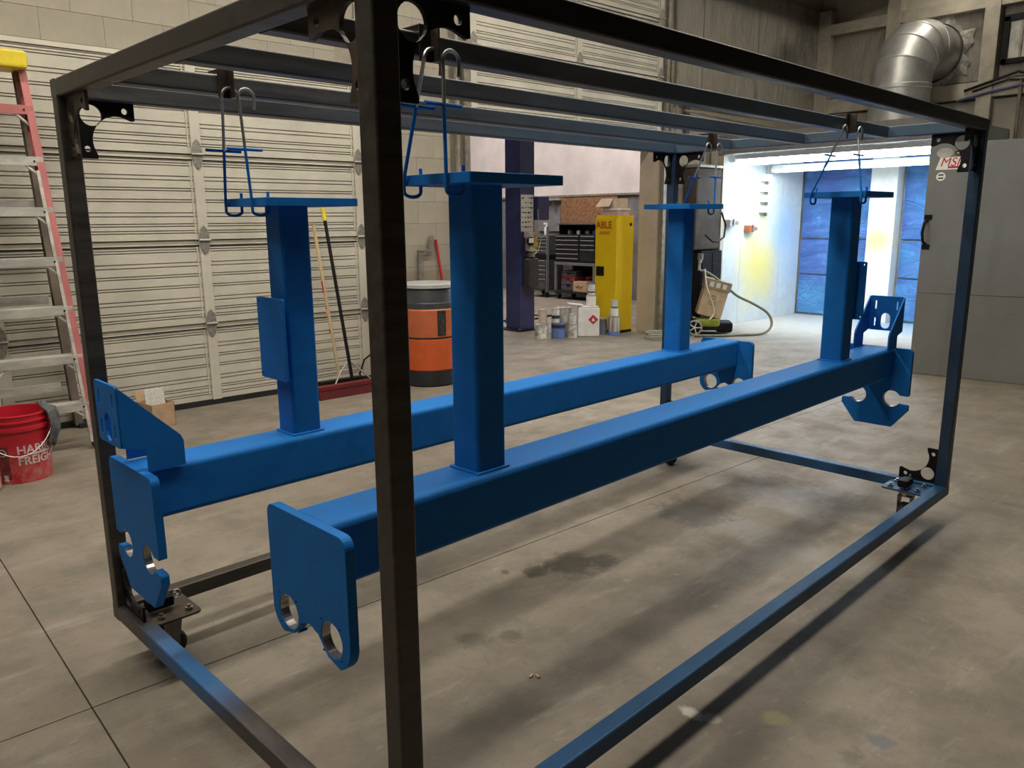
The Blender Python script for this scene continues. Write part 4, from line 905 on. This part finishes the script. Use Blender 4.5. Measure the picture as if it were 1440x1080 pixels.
# things lying on the cart shelf and in the tray
random.seed(11)
def case(name, loc, sz, mat, rz, label, cat):
    r = empty(name, loc, rz); tag(r, label, cat, 'things on the tool cart shelf')
    MB().rbox(-sz[0] / 2, sz[0] / 2, -sz[1] / 2, sz[1] / 2, 0, sz[2] * 0.55, 0.01).build('base', mat, r); MB().rbox(-sz[0] / 2, sz[0] / 2, -sz[1] / 2, sz[1] / 2, sz[2] * 0.58, sz[2], 0.01).build('lid', mat, r)
    MB().rbox(-sz[0] / 2 - 0.015, -sz[0] / 2, -0.04, 0.04, sz[2] * 0.45, sz[2] * 0.65, 0.004).build('handle', M['black'], r)
case('tool_case', (9.80, 8.95, 0.16), (0.30, 0.34, 0.17), simple('case_grey', (0.10, 0.10, 0.11), 0.5), 0.1, 'lowest grey tool case on the left of the cart shelf', 'tool case')
case('tool_case', (9.79, 8.93, 0.33), (0.28, 0.36, 0.08), simple('case_red', (0.30, 0.04, 0.05), 0.5), -0.1, 'flat red tool case lying on a grey case in the cart', 'tool case')
case('tool_case', (9.80, 8.97, 0.41), (0.26, 0.30, 0.10), MATS['case_grey'], 0.2, 'topmost grey tool case of the pile on the cart shelf', 'tool case')
case('tool_case', (9.90, 8.55, 0.32), (0.2, 0.22, 0.10), MATS['case_red'], 0.3, 'small red tool case lying right of the pile on the cart', 'tool case')
case('tool_case', (9.89, 8.53, 0.16), (0.28, 0.34, 0.16), M['black'], 0.0, 'black tool case under the small red case on the cart', 'tool case')
cb2 = empty('cardboard_carton', (9.63, 8.56, 0.16)); tag(cb2, 'small cardboard carton with dark scrawl at the front of the cart', 'box')
MB().rbox(-0.07, 0.10, -0.17, 0.17, 0, 0.18, 0.004).build('carton', M['card'], cb2); MB().tube([(-0.073, 0.10, 0.10), (-0.073, 0.06, 0.07), (-0.073, 0.03, 0.11), (-0.073, -0.01, 0.07), (-0.073, -0.06, 0.10)], 0.006, 5).build('scrawl', M['print'], cb2)
for k, (yy, mm, nm) in enumerate(((9.02, M['galv'], 'grey'), (8.82, M['white'], 'white'), (8.62, M['galv'], 'silver'), (8.42, simple('tool_blue', (0.06, 0.12, 0.35), 0.5), 'blue'))):
    q = empty('hand_tool', (9.80, yy, 1.162), 0.5 * k); tag(q, '%s hand tool lying in the top tray of the tool cart' % nm, 'tool', 'tools in the chest tray')
    MB().rbox(-0.06, 0.06, -0.03, 0.03, 0.0, 0.07, 0.01).build('body', mm, q); MB().tube([(0.05, 0, 0.04), (0.12, 0.03, 0.06)], 0.014, 8).build('grip', M['black'], q)

# yellow flammables cabinet in the opening
YC = simple('cabinet_yellow', (0.75, 0.52, 0.008), 0.4, 0, 0.05, 4)
yc = empty('yellow_cabinet', (6.90, 5.43, 0)); tag(yc, 'tall yellow safety cabinet standing at the bay opening', 'cabinet')
MB().rbox(0.012, 0.31, 0.0, 0.36, 0.03, 1.47, 0.006).build('body', YC, yc)
yd = MB().rbox(-0.012, 0.012, 0.004, 0.356, 0.05, 1.44, 0.005).build('door', YC, yc)
MB().rbox(-0.02, -0.011, 0.20, 0.33, 0.72, 0.84, 0.004).build('recessed_latch', M['black'], yd)
MB().rbox(0.012, 0.31, 0.0, 0.36, 0.0, 0.03, 0.002).build('plinth', M['black_steel'], yc)
RP = simple('red_letters', (0.40, 0.05, 0.02), 0.5)
for s_, z_, sz in (('ABLE', 1.315, 0.12), ('AWAY', 1.235, 0.062)):
    me = text_mesh(s_, sz, 0.0006); me.transform(Matrix.Rotation(-PI / 2, 4, 'Z') @ Matrix.Rotation(PI / 2, 4, 'X')); put('lettering', me, RP, yd, (-0.0135, 0.345 if sz > 0.1 else 0.29, z_))
MB().lathe([(0.02, 0), (0.02, 0.006)], 16, Matrix.Translation((0.25, -0.001, 1.36)) @ Matrix.Rotation(PI / 2, 4, 'X')).build('vent_cap', M['black'], yc)
bx_ = empty('storage_box', (7.06, 5.60, 1.47), 0.1); tag(bx_, 'white carton with pink edge on top of the yellow cabinet', 'box')
MB().rbox(-0.13, 0.13, -0.12, 0.12, 0, 0.07, 0.004).build('carton', simple('pinkish_card', (0.60, 0.40, 0.42), 0.7), bx_); MB().rbox(-0.14, 0.14, -0.13, 0.13, 0.065, 0.09, 0.003).build('lid', M['white'], bx_)
fb_ = empty('open_carton', (7.05, 5.62, 1.56), -0.1); tag(fb_, 'tan cardboard with spread flap lying on the white carton', 'box')
MB().rbox(-0.12, 0.13, -0.11, 0.11, 0, 0.12, 0.004).build('carton', simple('pale_card', (0.58, 0.45, 0.33), 0.85), fb_); MB().add([(-0.12, -0.11, 0.12), (-0.12, 0.11, 0.12), (-0.21, 0.12, 0.02), (-0.20, -0.12, 0.02)], [(0, 1, 2, 3)]).build('flap', MATS['pale_card'], fb_)

# ---- cans, jug and bottles on the floor before the cabinet
SM = simple('smeared_tin', (0.60, 0.57, 0.53), 0.4, 0.15, 0.4, 22)
def can(loc, r_, h_, body, label, stripe=None, bail=False, lid=M['galv'], sq=False):
    q = empty('paint_can', loc, random.uniform(0, 6)); tag(q, label, 'can', 'paint cans by the yellow cabinet')
    MB().lathe([(r_ * 0.97, 0), (r_, 0.006), (r_, h_ - 0.008), (r_ * 0.98, h_)], 24).build('body', body, q)
    MB().lathe([(r_ * 1.02, h_ - 0.006), (r_ * 1.03, h_), (r_ * 0.94, h_ + 0.004), (r_ * 0.9, h_ - 0.004), (0.002, h_ - 0.004)], 24, cap=False).build('lid', lid, q)
    if stripe: MB().lathe([(r_ + 0.001, stripe[0]), (r_ + 0.001, stripe[1])], 24, cap=False).build('label_band', stripe[2], q)
    return q
BLB = simple('blue_label', (0.13, 0.20, 0.48), 0.5, 0, 0.2, 14)
gp = lambda px: px
can((5.95, 5.80, 0), 0.083, 0.175, simple('spattered_white', (0.60, 0.58, 0.54), 0.5, 0, 0.55, 16), 'paint-spattered white can at the left end of the cans')
can((5.99, 5.82, 0.18), 0.055, 0.17, simple('cream_can', (0.62, 0.54, 0.47), 0.5), 'slim cream can stacked on the spattered white can')
can((6.13, 5.69, 0), 0.085, 0.19, BLB, 'wide blue-labelled can between the spattered can and the white jug', (0.125, 0.17, M['print']))
can((6.085, 5.69, 0.195), 0.050, 0.17, M['white_metal'], 'slim white can standing on the blue can at left', (0.05, 0.09, M['print']))
can((6.20, 5.66, 0.195), 0.052, 0.175, simple('silver_can', (0.52, 0.51, 0.47), 0.35, 0.4, 0.3, 12), 'slim silver can standing on the blue can at right')
can((6.27, 5.585, 0), 0.06, 0.16, SM, 'smeared tin can right of the blue can')
can((6.27, 5.585, 0.165), 0.045, 0.12, M['white_metal'], 'small white can stacked on the smeared tin')
can((6.40, 5.86, 0), 0.10, 0.34, simple('white_drumlet', (0.60, 0.56, 0.53), 0.5), 'tall white can behind the white jug')
can((6.76, 5.52, 0), 0.05, 0.20, simple('dark_tin', (0.16, 0.15, 0.16), 0.5, 0.2, 0.3), 'slim dark can right of the white jug', (0.0, 0.11, simple('slate_label', (0.16, 0.18, 0.27), 0.5)))
STR = simple('dripped_tin', (0.42, 0.38, 0.33), 0.45, 0.2, 0.75, 11, 0, (2.2, 2.2, 0.12))
can((6.80, 5.37, 0), 0.075, 0.235, STR, 'can streaked with drips before the yellow cabinet', (0.0, 0.05, BLB))
can((6.80, 5.37, 0.242), 0.050, 0.10, M['white'], 'white tub stacked on the drip-streaked can')
can((6.80, 5.37, 0.346), 0.040, 0.09, simple('cap_white', (0.6, 0.58, 0.56), 0.5), 'small capped can on top of the white tub', (0.0, 0.012, M['print']))
jr = empty('solvent_can', (6.51, 5.545, 0), math.radians(-42)); tag(jr, 'big square white solvent can with red hazard diamond', 'can')
MB().rbox(-0.135, 0.135, -0.09, 0.09, 0, 0.36, 0.02).build('body', M['white'], jr)
MB().rbox(-0.125, 0.125, -0.08, 0.08, 0.355, 0.375, 0.008).build('rim', M['white_metal'], jr)
put('hazard_diamond', xf(flat([(0, -0.062), (0.062, 0), (0, 0.062), (-0.062, 0)], [], 0.001), XZ), simple('hazard_red', (0.50, 0.03, 0.03), 0.5), jr, (0.055, -0.0912, 0.215))
put('flame_mark', xf(flat([(-0.014, -0.02), (0.014, -0.02), (0.018, -0.002), (0.006, 0.012), (0.002, 0.028), (-0.008, 0.010), (-0.016, 0.002)], [], 0.001), XZ), M['white'], jr, (0.055, -0.0925, 0.215))
tb1 = can((6.60, 5.58, 0.377), 0.062, 0.12, M['white'], 'white tub standing on the square solvent can'); can((6.60, 5.58, 0.503), 0.048, 0.14, M['white_metal'], 'navy-capped white can on top of the white tub', (0.03, 0.045, M['print']), lid=simple('navy_cap', (0.03, 0.035, 0.12), 0.5))
fl_ = MB().rbox(-0.17, 0.02, -0.07, 0.07, 0.0, 0.012, 0.003).build('loose_lid', M['white'], None, (6.44, 5.60, 0.385), (0, 0.12, -0.6)); tag(fl_, 'white lid tilted over the left of the solvent can', 'lid')
tag(MB().tube([(5.75, 6.9, 0.01), (6.0, 7.3, 0.01), (6.5, 7.4, 0.01), (7.2, 7.2, 0.01), (7.9, 7.4, 0.01), (8.4, 7.9, 0.01)], 0.012).tube([(6.6, 7.2, 0.01), (7.0, 7.6, 0.10), (7.4, 7.5, 0.02), (7.7, 7.2, 0.01)], 0.010).build('cord', M['black']), 'black cord snaking over the second bay floor', 'cord')

# ================================================================ WHEELED CART WITH TILTED CARTON AND HOSE
sc = empty('sprayer_cart', (7.72, 4.66, 0), math.radians(-50)); tag(sc, 'green and black wheeled sprayer cart left of the booth', 'cart')
GRN = simple('lime_green', (0.22, 0.26, 0.03), 0.5, 0, 0.2)
MB().rbox(-0.18, 0.20, -0.16, 0.16, 0.06, 0.10, 0.01).build('deck', M['black'], sc)
MB().rbox(-0.13, 0.17, -0.17, 0.05, 0.10, 0.20, 0.03).build('pump_cover', GRN, sc)
MB().rbox(0.13, 0.33, -0.15, 0.15, 0.03, 0.16, 0.03).build('motor', M['black'], sc)
for s in (-1, 1):
    wl = MB().tube([(-0.14 + 0.085 * math.cos(2 * PI * k / 24), s * 0.19, 0.095 + 0.085 * math.sin(2 * PI * k / 24)) for k in range(24)], 0.011, 8, True).build('tyre', simple('pale_tyre', (0.35, 0.34, 0.31), 0.6), sc)
    for k in range(5):
        a = 2 * PI * k / 5; MB().tube([(-0.14, s * 0.19, 0.095), (-0.14 + 0.08 * math.cos(a), s * 0.19, 0.095 + 0.08 * math.sin(a))], 0.008, 6).build('spoke', M['white_metal'], wl)
    MB().lathe([(0.07, -0.012), (0.07, 0.012)], 20, Matrix.Translation((-0.14, s * 0.172, 0.095)) @ Matrix.Rotation(PI / 2, 4, 'X')).build('wheel_disc', M['black'], wl)
    MB().tube([(-0.16, s * 0.15, 0.08), (-0.22, s * 0.15, 0.5), (-0.26, s * 0.12, 0.85)], 0.013, 8).build('handle_bar', M['black'], sc)
MB().tube([(-0.26, -0.12, 0.85), (-0.27, 0.0, 0.88), (-0.26, 0.12, 0.85)], 0.013, 8).build('handle_grip', simple('lime', (0.5, 0.6, 0.1), 0.5), sc)
kb = empty('tilted_carton', (7.755, 4.665, 0.21), math.radians(-50)); tag(kb, 'tan carton with brown taped top tilted on the sprayer cart', 'box')
tm = Matrix.Rotation(math.radians(14), 4, 'Y')
MB().rbox(-0.14, 0.16, -0.14, 0.14, 0.02, 0.36, 0.006, tm).build('carton', simple('tan_card', (0.50, 0.37, 0.24), 0.85), kb)
MB().rbox(-0.155, 0.175, -0.155, 0.155, 0.36, 0.48, 0.006, tm).build('taped_top', simple('brown_tape', (0.28, 0.22, 0.15), 0.6), kb)
for a in (-0.09, -0.01, 0.07): MB().box(a, a + 0.05, -0.1575, -0.155, 0.39, 0.45, tm).build('top_print', M['white_metal'], kb)
put('ring_mark', xf(flat(circle(0, 0, 0.028, 20), [circle(0, 0, 0.022, 20)], 0.001), tm @ Matrix.Translation((0.0, -0.1415, 0.26)) @ XZ), M['print'], kb)
for z in (0.20, 0.17): MB().box(-0.05, 0.05, -0.1425, -0.141, z, z + 0.008, tm).build('text_line', M['track'], kb)
gn = empty('spray_gun', (7.56, 4.66, 0.86), 0.4); tag(gn, 'silver spray gun perched above the sprayer cart handle', 'spray gun')
MB().rbox(-0.03, 0.07, -0.015, 0.015, 0.03, 0.07, 0.006).build('body', M['bare'], gn); MB().rbox(-0.03, 0.0, -0.014, 0.014, -0.06, 0.04, 0.006).build('grip', M['galv'], gn); MB().lathe([(0.035, 0), (0.035, 0.07), (0.012, 0.075)], 16, Matrix.Translation((0.03, 0, 0.07))).build('cup', M['bare'], gn)
hz_ = [(7.57, 4.66, 0.80), (7.64, 4.57, 0.76), (7.80, 4.45, 0.62), (7.95, 4.36, 0.48), (8.10, 4.22, 0.38), (8.22, 4.08, 0.26), (8.22, 4.02, 0.12), (8.08, 4.05, 0.025), (7.8, 4.2, 0.02), (7.55, 4.35, 0.02), (7.35, 4.55, 0.02)]
def smooth(pts, n=6):
    P_ = [Vector(p) for p in pts]; out = []
    for i in range(len(P_) - 1):
        a, b, c, d = P_[max(i - 1, 0)], P_[i], P_[i + 1], P_[min(i + 2, len(P_) - 1)]
        for k in range(n):
            t_ = k / n; out.append(0.5 * ((2 * b) + (c - a) * t_ + (2 * a - 5 * b + 4 * c - d) * t_ ** 2 + (3 * b - a - 3 * c + d) * t_ ** 3))
    return out + [P_[-1]]
tag(MB().tube(smooth(hz_), 0.016, 8).build('spray_hose', simple('hose_olive', (0.17, 0.16, 0.10), 0.5)), 'thick olive spray hose arching from the gun to the floor', 'hose')
cc = []
for k in range(70):
    a = 2 * PI * k / 20; cc.append((6.98 + (0.17 + 0.02 * math.sin(a * 0.7)) * math.cos(a), 4.78 + 0.17 * math.sin(a), 0.012 + 0.0009 * k))
tag(MB().tube(cc, 0.010, 6).build('coiled_hose', simple('pale_hose', (0.34, 0.33, 0.27), 0.5)), 'pale hose coiled on the floor by the jamb column', 'hose')
tag(MB().tube(smooth([(7.56, 4.58, 0.82), (7.55, 4.54, 0.62), (7.62, 4.50, 0.42), (7.66, 4.49, 0.28), (7.58, 4.50, 0.2)]), 0.009, 6).build('air_line', simple('cream_hose', (0.62, 0.56, 0.42), 0.5)), 'thin cream air line hanging down the sprayer cart', 'hose')
tag(MB().tube(smooth([(7.55, 5.02, 0.75), (7.49, 5.02, 0.62), (7.46, 5.03, 0.35), (7.48, 5.02, 0.03)]), 0.012, 6).build('wall_hose', simple('brown_hose', (0.30, 0.20, 0.13), 0.6)), 'brown hose hanging beside the door track', 'hose')

# small litter on the floor
tag(MB().add([(4.62, 3.95, 0.004), (4.76, 3.90, 0.006), (4.80, 3.98, 0.010), (4.68, 4.03, 0.004)], [(0, 1, 2, 3)]).add([(4.62, 3.95, 0.002), (4.76, 3.90, 0.002), (4.80, 3.98, 0.002), (4.68, 4.03, 0.002)], [(3, 2, 1, 0)]).build('paper_scrap', M['white']), 'white paper scrap on the floor behind the far blue frame', 'paper')
random.seed(21)
for k, (x, y) in enumerate(((0.852, 0.562), (0.868, 0.545))):
    tag(MB().rbox(-0.006, 0.012, -0.004, 0.004, 0, 0.006, 0.001).build('wood_chip', WOOD, None, (x, y, 0.0), (0, 0, 0.4 + k)), ('left' if k == 0 else 'right') + ' one of two tiny wood chips on the floor below the near frame', 'chip')
